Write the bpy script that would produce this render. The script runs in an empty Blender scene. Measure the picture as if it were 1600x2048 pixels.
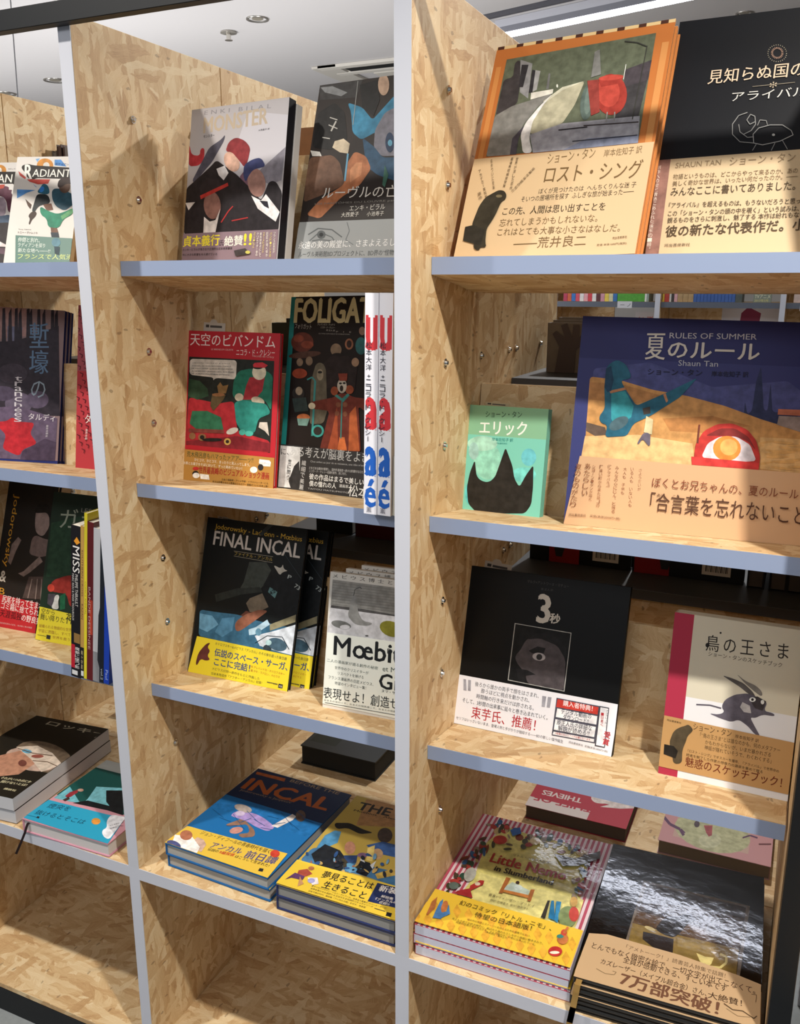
import bpy, bmesh, math, random
from mathutils import Vector, Matrix
random.seed(7)
sc = bpy.context.scene
COL = sc.collection

# ------------------------------------------------------------------ camera
CAM = Vector((1.0712, -1.1204, 1.0526)); FPX = 1794.17
yaw, pitch, roll = -0.4292, -0.2477, -0.0001
cy, sy, cp, sp = math.cos(yaw), math.sin(yaw), math.cos(pitch), math.sin(pitch)
FW = Vector((sy*cp, cy*cp, sp)); RT = Vector((cy, -sy, 0)); UP = RT.cross(FW)
cd = bpy.data.cameras.new('camera'); cam = bpy.data.objects.new('camera', cd); COL.objects.link(cam)
cd.sensor_fit = 'VERTICAL'; cd.sensor_height = 24; cd.lens = FPX*24/2048; cd.clip_start = .02; cd.clip_end = 60
cam.matrix_world = Matrix(((RT.x, UP.x, -FW.x, CAM.x), (RT.y, UP.y, -FW.y, CAM.y), (RT.z, UP.z, -FW.z, CAM.z), (0, 0, 0, 1)))
sc.camera = cam
# ------------------------------------------------------------------ light
w = bpy.data.worlds.new('world'); sc.world = w; w.use_nodes = True
w.node_tree.nodes['Background'].inputs[0].default_value = (.90, .94, 1.0, 1); w.node_tree.nodes['Background'].inputs[1].default_value = .20
def spot(loc, tgt, power, size=75, rad=.035, col=(1, .93, .82), blend=.4):
    l = bpy.data.lights.new('spot_lamp', 'SPOT'); l.energy = power; l.spot_size = math.radians(size); l.spot_blend = blend
    l.shadow_soft_size = rad; l.color = col
    o = bpy.data.objects.new('spot_lamp', l); COL.objects.link(o); o.location = loc
    o.rotation_euler = (Vector(tgt)-Vector(loc)).to_track_quat('-Z', 'Y').to_euler(); return o
spot((1.50, -.80, 2.25), (.75, .05, -.15), 165, 84, col=(1, .94, .85), blend=1.)
spot((-.45, -.80, 2.25), (.1, .05, -.1), 95, 84, .035, col=(1, .94, .85), blend=1.)
spot((1.35, .42, 2.25), (.45, .2, 1.1), 13, 85, .05, col=(1, .96, .90))
spot((-.6, .45, 2.25), (-.3, .2, 1.1), 7, 80, .05, col=(1, .96, .90))
spot((.75, 1.75, 2.25), (.5, .7, .7), 105, 100, col=(1, .97, .92))
def area(loc, size, power, tgt=None, col=(.97, .98, 1)):
    l = bpy.data.lights.new('area_lamp', 'AREA'); l.shape = 'RECTANGLE'; l.size, l.size_y = size; l.energy = power; l.color = col
    o = bpy.data.objects.new('area_lamp', l); COL.objects.link(o); o.location = loc
    if tgt: o.rotation_euler = (Vector(tgt)-Vector(loc)).to_track_quat('-Z', 'Y').to_euler()
    return o
area((.4, -2.4, 2.2), (4.5, .6), 30, (.4, 0, .6))  # unseen soft fill behind the camera, added to lift the front faces
for ux, uy, pw in ((-4.2, 2.2, 75), (-2.4, 2.2, 70), (-.9, 2.2, 50)): spot((ux, uy, .9), (ux, uy+1.2, 2.4), pw*1.2, 150, .2, (1, .98, .96), 1.)  # unseen upward spots, added only to brighten the ceiling
area((.5, 2.2, 2.26), (4.5, .4), 18)
sc.view_settings.view_transform = 'Standard'; sc.view_settings.look = 'None'; sc.view_settings.gamma = 1
sc.view_settings.exposure = .31; sc.view_settings.use_curve_mapping = False

# ------------------------------------------------------------------ helpers
T = .0238; W = .55; D1 = .0706; ZS = [1.0905, .7198, .3443]; ST = .0237; TILT = .145; HALF = .375; ZT = 1.440
FLOOR = -.475; CEIL = 2.3; BOT = -.405
def lin(c):
    if isinstance(c, str): c = [int(c[i:i+2], 16)/255 for i in (0, 2, 4)]
    return tuple((x/12.92 if x <= .04045 else ((x+.055)/1.055)**2.4) for x in c)+(1,)
MATS = {}
def mat(c, rough=.5, metal=0, var=.0, coat=0, spec=.4, emit=0, wave=0):
    k = (c, rough, metal, var, coat, spec, emit, wave)
    if k in MATS: return MATS[k]
    m = bpy.data.materials.new('paint_'+(c if isinstance(c, str) else 'x')); m.use_nodes = True
    nt = m.node_tree; b = nt.nodes['Principled BSDF']; col = lin(c)
    b.inputs['Base Color'].default_value = col; b.inputs['Roughness'].default_value = rough; b.inputs['Metallic'].default_value = metal
    b.inputs['Specular IOR Level'].default_value = spec
    if coat: b.inputs['Coat Weight'].default_value = coat; b.inputs['Coat Roughness'].default_value = .06
    if emit: b.inputs['Emission Color'].default_value = col; b.inputs['Emission Strength'].default_value = emit
    if var:
        tc = nt.nodes.new('ShaderNodeTexCoord'); n = nt.nodes.new('ShaderNodeTexNoise'); n.inputs['Scale'].default_value = 80; n.inputs['Detail'].default_value = 8
        nt.links.new(tc.outputs['Object'], n.inputs['Vector'])
        r = nt.nodes.new('ShaderNodeValToRGB'); nt.links.new(n.outputs['Fac'], r.inputs[0])
        e = r.color_ramp.elements; e[0].position = .35; e[1].position = .65
        e[0].color = tuple(x*(1-var) for x in col[:3])+(1,); e[1].color = tuple(min(1, x*(1+var)+var*.02) for x in col[:3])+(1,)
        nt.links.new(r.outputs[0], b.inputs['Base Color'])
    if wave:
        tc = nt.nodes.new('ShaderNodeTexCoord'); n = nt.nodes.new('ShaderNodeTexNoise'); n.inputs['Scale'].default_value = 22; n.inputs['Detail'].default_value = 4
        nt.links.new(tc.outputs['Object'], n.inputs['Vector']); bp = nt.nodes.new('ShaderNodeBump'); bp.inputs['Strength'].default_value = wave; bp.inputs['Distance'].default_value = .004
        nt.links.new(n.outputs['Fac'], bp.inputs['Height']); nt.links.new(bp.outputs[0], b.inputs['Normal']); nt.links.new(bp.outputs[0], b.inputs['Coat Normal'])
    MATS[k] = m; return m
def osb_mat(name, tones, bump=.15, rough=.62):
    m = bpy.data.materials.new(name); m.use_nodes = True; nt = m.node_tree; N = nt.nodes; L = nt.links.new; b = N['Principled BSDF']
    uv = N.new('ShaderNodeUVMap'); oi = N.new('ShaderNodeObjectInfo')
    sc_ = N.new('ShaderNodeMath'); sc_.operation = 'MULTIPLY'; sc_.inputs[1].default_value = 37; L(oi.outputs['Random'], sc_.inputs[0])
    ad = N.new('ShaderNodeVectorMath'); L(uv.outputs[0], ad.inputs[0]); L(sc_.outputs[0], ad.inputs[1])
    nz = N.new('ShaderNodeTexNoise'); nz.inputs['Scale'].default_value = 34; nz.inputs['Detail'].default_value = 5; nz.inputs['Roughness'].default_value = .62; L(ad.outputs[0], nz.inputs['Vector'])
    mx = N.new('ShaderNodeVectorMath'); mx.operation = 'MULTIPLY_ADD'; mx.inputs[1].default_value = (.016, .016, 0); L(nz.outputs['Color'], mx.inputs[0]); L(ad.outputs[0], mx.inputs[2])
    prev = None; prevh = None
    for k, (ang, sx, sy_, thr) in enumerate([(84, 12, 62, -1), (62, 15, 72, .5), (108, 13, 60, .5), (28, 17, 66, .66), (132, 16, 70, .66), (88, 17, 88, .55), (-8, 20, 80, .8)]):
        mp = N.new('ShaderNodeMapping'); mp.inputs['Rotation'].default_value = (0, 0, math.radians(ang)); mp.inputs['Scale'].default_value = (sx, sy_, 1); mp.inputs['Location'].default_value = (k*3.7, k*1.3, 0)
        mp.vector_type = 'TEXTURE' if False else 'POINT'
        # rotate first, stretch after
        r0 = N.new('ShaderNodeVectorRotate'); r0.rotation_type = 'Z_AXIS'; r0.inputs['Angle'].default_value = math.radians(ang); L(mx.outputs[0], r0.inputs['Vector'])
        mp.inputs['Rotation'].default_value = (0, 0, 0); L(r0.outputs[0], mp.inputs['Vector'])
        v = N.new('ShaderNodeTexVoronoi'); v.voronoi_dimensions = '2D'; v.inputs['Scale'].default_value = 1; L(mp.outputs[0], v.inputs['Vector'])
        s = N.new('ShaderNodeSeparateColor'); L(v.outputs['Color'], s.inputs[0])
        g = N.new('ShaderNodeTexNoise'); g.inputs['Scale'].default_value = 2.2; g.inputs['Detail'].default_value = 6; g.inputs['Roughness'].default_value = .6
        m2 = N.new('ShaderNodeMapping'); m2.inputs['Scale'].default_value = (.9, 5, 1); L(mp.outputs[0], m2.inputs['Vector']); L(m2.outputs[0], g.inputs['Vector'])
        tone = N.new('ShaderNodeMath'); tone.operation = 'MULTIPLY_ADD'; tone.inputs[1].default_value = .85; L(g.outputs['Fac'], tone.inputs[0]); 
        t0 = N.new('ShaderNodeMath'); t0.operation = 'MULTIPLY_ADD'; t0.inputs[1].default_value = .60; t0.inputs[2].default_value = -.15; L(s.outputs[0], t0.inputs[0]); L(t0.outputs[0], tone.inputs[2])
        if prev is None: prev = tone.outputs[0]; prevh = s.outputs[2]
        else:
            st = N.new('ShaderNodeMath'); st.operation = 'GREATER_THAN'; st.inputs[1].default_value = thr; L(s.outputs[1], st.inputs[0])
            mi = N.new('ShaderNodeMix'); sq = N.new('ShaderNodeMath'); sq.operation = 'MULTIPLY'; sq.inputs[1].default_value = .8; L(st.outputs[0], sq.inputs[0]); L(sq.outputs[0], mi.inputs[0]); L(prev, mi.inputs[2]); L(tone.outputs[0], mi.inputs[3]); prev = mi.outputs[0]
            mh = N.new('ShaderNodeMix'); L(st.outputs[0], mh.inputs[0]); L(prevh, mh.inputs[2]); L(s.outputs[2], mh.inputs[3]); prevh = mh.outputs[0]
    r = N.new('ShaderNodeValToRGB'); L(prev, r.inputs[0]); e = r.color_ramp.elements
    e[0].position = 0; e[0].color = lin(tones[0]); e[1].position = 1; e[1].color = lin(tones[4])
    for p_, c in ((.14, tones[1]), (.36, tones[2]), (.62, tones[3])): q = e.new(p_); q.color = lin(c)
    # small dark splinter marks
    sm = N.new('ShaderNodeMapping'); sm.inputs['Scale'].default_value = (120, 330, 1); L(mx.outputs[0], sm.inputs['Vector'])
    sv = N.new('ShaderNodeTexVoronoi'); sv.voronoi_dimensions = '2D'; sv.inputs['Scale'].default_value = .55; L(sm.outputs[0], sv.inputs['Vector'])
    ss = N.new('ShaderNodeSeparateColor'); L(sv.outputs['Color'], ss.inputs[0]); sg = N.new('ShaderNodeMath'); sg.operation = 'GREATER_THAN'; sg.inputs[1].default_value = .982; L(ss.outputs[0], sg.inputs[0])
    sl = N.new('ShaderNodeMath'); sl.operation = 'LESS_THAN'; sl.inputs[1].default_value = .38; L(sv.outputs['Distance'], sl.inputs[0])
    sa = N.new('ShaderNodeMath'); sa.operation = 'MULTIPLY'; L(sg.outputs[0], sa.inputs[0]); L(sl.outputs[0], sa.inputs[1])
    sb = N.new('ShaderNodeMath'); sb.operation = 'MULTIPLY'; sb.inputs[1].default_value = .42; L(sa.outputs[0], sb.inputs[0])
    mc = N.new('ShaderNodeMix'); mc.data_type = 'RGBA'; L(sb.outputs[0], mc.inputs[0]); L(r.outputs[0], mc.inputs[6]); mc.inputs[7].default_value = lin('4a2f1a')
    L(mc.outputs[2], b.inputs['Base Color']); b.inputs['Roughness'].default_value = rough; b.inputs['Specular IOR Level'].default_value = .35
    bp = N.new('ShaderNodeBump'); bp.inputs['Strength'].default_value = bump; bp.inputs['Distance'].default_value = .0012; L(prevh, bp.inputs['Height']); L(bp.outputs[0], b.inputs['Normal'])
    return m
OSB = osb_mat('oriented_strand_board', ['7c5a38', 'a78257', 'c29e71', 'd4b78b', 'e6d2ad'])
OSBF = OSB
EDGE = mat('8d9bb8', .55); POST = mat('c4c6cf', .5); BAR = mat('c6c8d2', .5); BLACK = mat('0c0f14', .45); CHROME = mat('d8d4cc', .18, 1.0); DARKSH = mat('45484d', .5)
PAGES = mat('cfcabf', .8); PAGEW = mat('dcdce4', .8)

def new_obj(name, me, parent=None, mats=()):
    for m in mats: me.materials.append(m)
    o = bpy.data.objects.new(name, me); COL.objects.link(o)
    if parent: o.parent = parent
    return o
def add_box(bm, a, b, bev=0, mi=0):
    x0, y0, z0 = a; x1, y1, z1 = b
    vs = [bm.verts.new((x, y, z)) for x in (x0, x1) for y in (y0, y1) for z in (z0, z1)]
    fs = [bm.faces.new([vs[i] for i in f]) for f in ((0, 1, 3, 2), (4, 6, 7, 5), (0, 4, 5, 1), (2, 3, 7, 6), (0, 2, 6, 4), (1, 5, 7, 3))]
    for f in fs: f.material_index = mi
    if bev:
        es = list({e for f in fs for e in f.edges}); bmesh.ops.bevel(bm, geom=es, offset=bev, segments=1, affect='EDGES', material=-1)
def finish(bm, name, parent=None, mats=(), rot=None, smooth=False):
    uvl = bm.loops.layers.uv.new('UVMap'); bm.normal_update()
    for f in bm.faces:
        n = f.normal; ax = max(range(3), key=lambda i: abs(n[i])); f.smooth = smooth
        for l in f.loops:
            c = l.vert.co; l[uvl].uv = (c.y, c.z) if ax == 0 else ((c.z+.37, c.x) if ax == 1 else (c.y, c.x+.53))
    me = bpy.data.meshes.new(name); bm.to_mesh(me); bm.free(); return new_obj(name, me, parent, mats)
def box(name, a, b, m, parent=None, bev=.0008):
    bm = bmesh.new(); add_box(bm, a, b, bev); return finish(bm, name, parent, [m])
def tag(o, label=None, cat=None, group=None, kind=None):
    if label: o['label'] = label
    if cat: o['category'] = cat
    if group: o['group'] = group
    if kind: o['kind'] = kind
    return o
def empty(name, label, cat, loc=(0, 0, 0), group=None, M=None):
    o = bpy.data.objects.new(name, None); COL.objects.link(o); o.empty_display_size = .05
    if M is not None: o.matrix_world = M
    else: o.location = loc
    return tag(o, label, cat, group)
def cyl(bm, c, r, h, axis=2, n=16, r2=None):
    M = Matrix.Translation(c) @ {0: Matrix.Rotation(math.pi/2, 4, 'Y'), 1: Matrix.Rotation(math.pi/2, 4, 'X'), 2: Matrix.Identity(4)}[axis]
    bmesh.ops.create_cone(bm, cap_ends=True, segments=n, radius1=r, radius2=r if r2 is None else r2, depth=h, matrix=M)

# ------------------------------------------------------------------ room shell
box('floor', (-5, -3.5, FLOOR-.05), (5, 7, FLOOR), mat('8f9496', .45, var=.05), bev=0)['kind'] = 'structure'
box('ceiling', (-6, -3.5, CEIL), (5, 7, CEIL+.05), mat('c9c7c8', .8), bev=0)['kind'] = 'structure'
box('wall_back', (-6, 7, FLOOR), (5, 7.1, CEIL), mat('cfcac4', .8), bev=0)['kind'] = 'structure'
box('wall_left', (-6.1, -3.5, FLOOR), (-6, 7, CEIL), mat('cfcac4', .8), bev=0)['kind'] = 'structure'
box('wall_right', (5, -3.5, FLOOR), (5.1, 7, CEIL), mat('cfcac4', .8), bev=0)['kind'] = 'structure'

# ------------------------------------------------------------------ the bookcase (front unit)
bc = empty('bookcase', 'near strand board display bookcase with pale posts and blue grey shelf edges, facing the viewer', 'bookcase', (.275, 0, FLOOR))
def at(parent, o):   # keep world coordinates when parenting to an Empty with a location
    o.matrix_parent_inverse = Matrix.Translation(parent.location).inverted(); return o
def pin_mesh(sgn):
    bm = bmesh.new(); cyl(bm, (0, 0, 0), .0062, .002, 0, 18); cyl(bm, (sgn*.0025, 0, 0), .0045, .004, 0, 18, .003 if sgn > 0 else .0045)
    bm.normal_update(); me = bpy.data.meshes.new('shelf_stud'); bm.to_mesh(me); bm.free(); me.materials.append(CHROME)
    for p in me.polygons: p.use_smooth = False
    return me
PIN = pin_mesh(1)
def panel(root, x, y0, y1, pins_y, edge_at=None, edge_mat=POST, name='side_panel', z0=0., z1=ZT):
    p = at(root, box(name, (x, y0+(.0012 if edge_at == 'f' else 0), z0), (x+T, y1-(.0012 if edge_at == 'b' else 0), z1), OSB, root))
    if edge_at == 'f': box('edge_band', (x, y0, z0), (x+T, y0+.0012, z1), edge_mat, p, 0)
    if edge_at == 'b': box('edge_band', (x, y1-.0012, z0), (x+T, y1, z1), edge_mat, p, 0)
    for k in range(0, 10):
        if k % 3 == 2: continue
        z = 1.3129-.12383*k
        if z < z0+.01: continue
        for y in pins_y:
            o = bpy.data.objects.new('shelf_stud', PIN); COL.objects.link(o); o.parent = p; o.location = (x+T+.0008, y, z)
    return p
XP = [-W, 0, W]
for x in XP: panel(bc, x, 0, HALF-.0015, (.125, .282), 'f')
panel(bc, 2*W+.002, 0, HALF-.0015, (), 'f', mat('8a6c4c', .6))
for x in XP: 
    p = panel(bc, x, 0, HALF-.0015, (), 'f', BAR, 'lower_side_panel', BOT, -T)
panel(bc, 2*W+.002, 0, HALF-.0015, (), 'f', BAR, 'lower_side_panel', BOT, -T)
d = at(bc, box('deck', (-W-.2, .0012, -T), (2*W+.002+T, HALF-.001, 0), OSB, bc)); box('edge_band', (-W-.2, 0, -T), (2*W+.002+T, .0012, 0), BAR, d, 0)
at(bc, box('plinth_board', (-W-.2, .0, BOT-.012), (2*W+.002+T, HALF, BOT), OSB, bc))
at(bc, box('lower_back_panel', (-W-.2, HALF-.012, BOT), (2*W+.002, HALF-.002, -T), OSB, bc))
def shelf(root, x, z, y0, y1, tilt, edge, name='shelf', thick=ST, em=EDGE):
    o = bpy.data.objects.new(name, None)
    bm = bmesh.new(); x0, x1 = x+T+.0006, x+W-.0006
    add_box(bm, (x0, .0012, -thick), (x1, (y1-y0), 0), .0006)
    for v in bm.verts: v.co.z -= tilt*v.co.y
    s = finish(bm, name, root, [OSB]); s.location = Vector((0, y0, z))-root.location
    bm = bmesh.new(); add_box(bm, (x0, 0, -thick), (x1, .0012, 0)); finish(bm, 'edge_band', s, [em]); return s
for i, z in enumerate(ZS):
    for x in XP: shelf(bc, x, z, D1, .2445, TILT, True)
# display backing boards behind each shelf
for z, zt in zip(ZS, (1.266, .896, .518)):
    for x in XP:
        bm = bmesh.new(); add_box(bm, (x+T+.001, .258, z-.050), (x+W-.001, .268, zt), .0005)
        for v in bm.verts: v.co.y += TILT*(v.co.z-z+.025)
        at(bc, finish(bm, 'backing_board', bc, [OSB]))
# steel frame
FRM = mat('0b0e12', .5)
at(bc, box('frame_rail', (-.9, -.020, 1.4225), (1.135, -.001, 1.4515), FRM, bc))
at(bc, box('frame_post', (1.1035, -.010, FLOOR), (1.1315, -.0006, 1.4224), FRM, bc))
at(bc, box('frame_rail', (-.9, -.001, FLOOR), (1.1034, .02, BOT-.0125), FRM, bc))

# rear unit, back to back
rb = empty('bookcase', 'strand board bookcase standing back to back behind the near one, with charcoal shelves', 'bookcase', (.275, .75, FLOOR))
for x in XP+[2*W+.002]: panel(rb, x, HALF, .75, (.43, .471, .631) if x < 1 else (), 'b')
for x in XP+[2*W+.002]: panel(rb, x, HALF, .75, (), 'b', BAR, 'lower_side_panel', BOT, -T)
# extra pair of studs seen beside the seam
at(rb, box('deck', (-W-.2, HALF, -T), (2*W+.002+T, .75, 0), OSB, rb))
at(rb, box('plinth_board', (-W-.2, HALF, FLOOR), (2*W+.002+T, .75, BOT), OSB, rb))
for zt in (1.25, .89, .522):
    for x in XP:
        at(rb, box('shelf', (x+T+.0008, .45, zt-.019), (x+W-.0008, .70, zt), DARKSH, rb))
for zt in (.85, .499):
    for x in XP: at(rb, box('backing_board', (x+T+.001, .472, zt-.17), (x+W-.001, .482, zt), OSB, rb))

# ------------------------------------------------------------------ pixel maths on real planes
def ray(p): return FW + RT*((p[0]-800)/FPX) - UP*((p[1]-1024)/FPX)
def hit(p, P0, n):
    d = ray(p); return CAM + d*(((Vector(P0)-CAM).dot(n))/d.dot(n))
def prj(P):
    d = Vector(P)-CAM; z = d.dot(FW); return Vector((800+FPX*d.dot(RT)/z, 1024-FPX*d.dot(UP)/z))
class Frame:
    def __init__(s, O, e, h, w, H): s.O = Vector(O); s.e = e.normalized(); s.h = h.normalized(); s.n = s.e.cross(s.h).normalized(); s.w = w; s.H = H
    def uv(s, p):                       # photo pixel -> cover coordinates
        v = hit(p, s.O, s.n)-s.O; return Vector((v.dot(s.e), v.dot(s.h)))
    def M(s, off=(0, 0, 0)):            # local x = width, y = into the book, z = height
        y = -s.n; O = s.O+s.e*off[0]+y*off[1]+s.h*off[2]
        return Matrix(((s.e.x, y.x, s.h.x, O.x), (s.e.y, y.y, s.h.y, O.y), (s.e.z, y.z, s.h.z, O.z), (0, 0, 0, 1)))
def fr_stand(i, BL, BR, TL, w=None):
    n = Vector((0, TILT, 1)); P0 = Vector((0, D1, ZS[i])); a = hit(BL, P0, n); b = hit(BR, P0, n); e = (b-a); ww = e.length; e.normalize()
    h = hit(TL, a, e)-a; H = h.length
    return Frame(a, e, h, w or ww, H)
def fr_roll(i, TL, TR, LB, y0, yw, w=None):
    """as fr_lean but the turn about the vertical is given and the book may sit slightly askew in its own plane"""
    def build(ro, ln):
        e = Vector((math.cos(yw), math.sin(yw), 0)); q = Vector((-math.sin(yw)*math.sin(ln), math.cos(yw)*math.sin(ln), math.cos(ln))); n = e.cross(q)
        e2 = e*math.cos(ro)+q*math.sin(ro); q2 = q*math.cos(ro)-e*math.sin(ro); B = Vector((.6, y0, ZS[i]-TILT*(y0-D1))); return B, e2, q2, n
    def err(ro, ln):
        O, e, q, n = build(ro, ln); a = hit(TL, O, n); b = hit(TR, O, n); c = hit(LB, O, n); return (b-a).dot(q), (c-a).dot(e)
    ro, ln = 0., .25
    for _ in range(25):
        f = err(ro, ln); d_ = 1e-4; fa = err(ro+d_, ln); fb = err(ro, ln+d_)
        J = ((fa[0]-f[0])/d_, (fb[0]-f[0])/d_, (fa[1]-f[1])/d_, (fb[1]-f[1])/d_); det = J[0]*J[3]-J[1]*J[2]
        ro += max(-.1, min(.1, (-f[0]*J[3]+f[1]*J[1])/det)); ln += max(-.1, min(.1, (-f[1]*J[0]+f[0]*J[2])/det))
    B, e, q, n = build(ro, ln); a = hit(TL, B, n); ww = (hit(TR, B, n)-a).dot(e)
    up = Vector((0, TILT, 1)); P0 = Vector((0, D1, ZS[i])); H = min((a-P0).dot(up)/q.dot(up), (a+e*ww-P0).dot(up)/q.dot(up))
    O = a-q*H; print('roll', round(math.degrees(ro), 1), round(math.degrees(ln), 1), round(ww, 3), round(H, 3), tuple(round(v, 3) for v in O), tuple(round(v, 3) for v in O+e*ww)); return Frame(O, e, q, w or ww, H)
def fr_lean(i, TL, TR, LB, y0, w=None, x_hint=None):
    """bottom hidden: find yaw and lean so that the top edge and left edge follow the photo"""
    def build(yw, ln):
        e = Vector((math.cos(yw), math.sin(yw), 0)); q = Vector((-math.sin(yw)*math.sin(ln), math.cos(yw)*math.sin(ln), math.cos(ln)))
        n = e.cross(q); x = .3
        for _ in range(30):
            z = ZS[i]-TILT*(y0-D1); O = Vector((x, y0, z)); v = hit(TL, O, n)-O; x += v.dot(e)/max(.5, math.cos(yw)); 
        O = Vector((x, y0, ZS[i]-TILT*(y0-D1))); return O, e, q, n
    def err(yw, ln):
        O, e, q, n = build(yw, ln); a = hit(TL, O, n)-O; b = hit(TR, O, n)-O; c = hit(LB, O, n)-O
        return b.dot(q)-a.dot(q), c.dot(e)-a.dot(e)
    yw, ln = 0., .2
    for _ in range(20):
        f = err(yw, ln); d_ = 1e-4; fa = err(yw+d_, ln); fb = err(yw, ln+d_)
        J = ((fa[0]-f[0])/d_, (fb[0]-f[0])/d_, (fa[1]-f[1])/d_, (fb[1]-f[1])/d_); det = J[0]*J[3]-J[1]*J[2]
        if abs(det) < 1e-12: break
        dy = (-f[0]*J[3]+f[1]*J[1])/det; dl = (-f[1]*J[0]+f[0]*J[2])/det
        yw += max(-.2, min(.2, dy)); ln += max(-.2, min(.2, dl))
    yw = max(-.35, min(.35, yw)); ln = max(.05, min(.45, ln))
    O, e, q, n = build(yw, ln); H = (hit(TL, O, n)-O).dot(q); ww = (hit(TR, O, n)-O).dot(e)
    print('lean', TL, round(math.degrees(yw), 1), round(math.degrees(ln), 1), round(ww, 3), round(H, 3), tuple(round(v, 3) for v in O))
    return Frame(O, e, q, w or ww, H)
def fr_flat(z, FL, FR, BL, w=None):
    n = Vector((0, 0, 1)); P0 = Vector((0, 0, z)); a = hit(FL, P0, n); b = FR if isinstance(FR, Vector) else hit(FR, P0, n); e = b-a; ww = e.length; e.normalize()
    h = n.cross(e); H = (hit(BL, P0, n)-a).dot(h); return Frame(a, e, h, w or ww, H)

def poly_clip(pts, w, H):               # keep printed art on its cover
    def cl(ps, ax, lim, sgn):
        out = []
        for i in range(len(ps)):
            a, b = ps[i-1], ps[i]; ia = sgn*(a[ax]-lim) <= 0; ib = sgn*(b[ax]-lim) <= 0
            if ia != ib:
                t = (lim-a[ax])/(b[ax]-a[ax]); out.append(Vector((a[0]+(b[0]-a[0])*t, a[1]+(b[1]-a[1])*t)))
            if ib: out.append(b)
        return out
    for ax, lim, s in ((0, 0, -1), (0, w, 1), (1, 0, -1), (1, H, 1)):
        pts = cl(pts, ax, lim, s)
        if len(pts) < 3: return []
    return pts
TXT = {}
def text_geo(s, bold, lsp=1.0):
    k = (s, bold, lsp)
    if k in TXT: return TXT[k]
    c = bpy.data.curves.new('t', 'FONT'); c.body = s; c.resolution_u = 2; c.offset = bold; c.space_character = lsp; c.fill_mode = 'FRONT'
    o = bpy.data.objects.new('t', c); COL.objects.link(o); dg = bpy.context.evaluated_depsgraph_get(); me = bpy.data.meshes.new_from_object(o.evaluated_get(dg))
    vs = [(v.co.x, v.co.y) for v in me.vertices]; fs = [tuple(p.vertices) for p in me.polygons]
    bpy.data.objects.remove(o); bpy.data.curves.remove(c); bpy.data.meshes.remove(me)
    TXT[k] = (vs, fs); return TXT[k]
class Ink:
    def __init__(s, fr, d=.00003): s.f = fr; s.v = []; s.p = []; s.m = []; s.mats = []; s.d = d; s.layer = 0; s.base = 0
    def mi(s, m):
        if m not in s.mats: s.mats.append(m)
        return s.mats.index(m)
    def raw(s, pts, m, clip=True):
        s.layer += 1
        if clip: pts = poly_clip([Vector(q) for q in pts], s.f.w, s.f.H)
        if len(pts) < 3: return
        a = sum(pts[i-1][0]*pts[i][1]-pts[i][0]*pts[i-1][1] for i in range(len(pts)))
        if a < 0: pts = pts[::-1]
        n = len(s.v); y = -(s.base+.00005+s.d*s.layer); s.v += [(q[0], y, q[1]) for q in pts]; s.p.append(list(range(n, n+len(pts)))); s.m.append(s.mi(m))
    def text(s, string, o, r, u, m, bold=0, sp=1.0, rep=False):
        vs, fs = text_geo(string, 0, sp)
        if not vs: return
        if bold and not rep:
            L0 = max(v[1] for v in vs)-min(v[1] for v in vs); k_ = u.length/max(L0, .3)*min(bold, .04)*.9
            hx = r.normalized()*k_; hy = u.normalized()*k_*.6
            for sx, sy_ in ((-1, -1), (1, -1), (0, 1)) if bold >= .018 else ((-.6, 0), (.6, 0)):
                s.text(string, o+hx*sx+hy*sy_, r, u, m, 0, sp, True); s.layer -= .6
        x0 = min(v[0] for v in vs); x1 = max(v[0] for v in vs); y0 = min(v[1] for v in vs); y1 = max(v[1] for v in vs); s.layer += 1
        n = len(s.v); y = -(s.base+.00005+s.d*s.layer)
        P = [o+r*((v[0]-x0)/(x1-x0))+u*((v[1]-y0)/max(1e-6, y1-y0)) for v in vs]
        W_, H_ = s.f.w, s.f.H; s.v += [(q[0], y, q[1]) for q in P]; k = s.mi(m)
        for f in fs:
            if all(0 <= P[i][0] <= W_ and 0 <= P[i][1] <= H_ for i in f): s.p.append([n+i for i in f]); s.m.append(k)
    def obj(s, name, parent):
        if not s.p: return
        me = bpy.data.meshes.new(name); me.from_pydata(s.v, [], s.p); me.polygons.foreach_set('material_index', s.m); me.update(); return new_obj(name, me, parent, s.mats)

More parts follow.
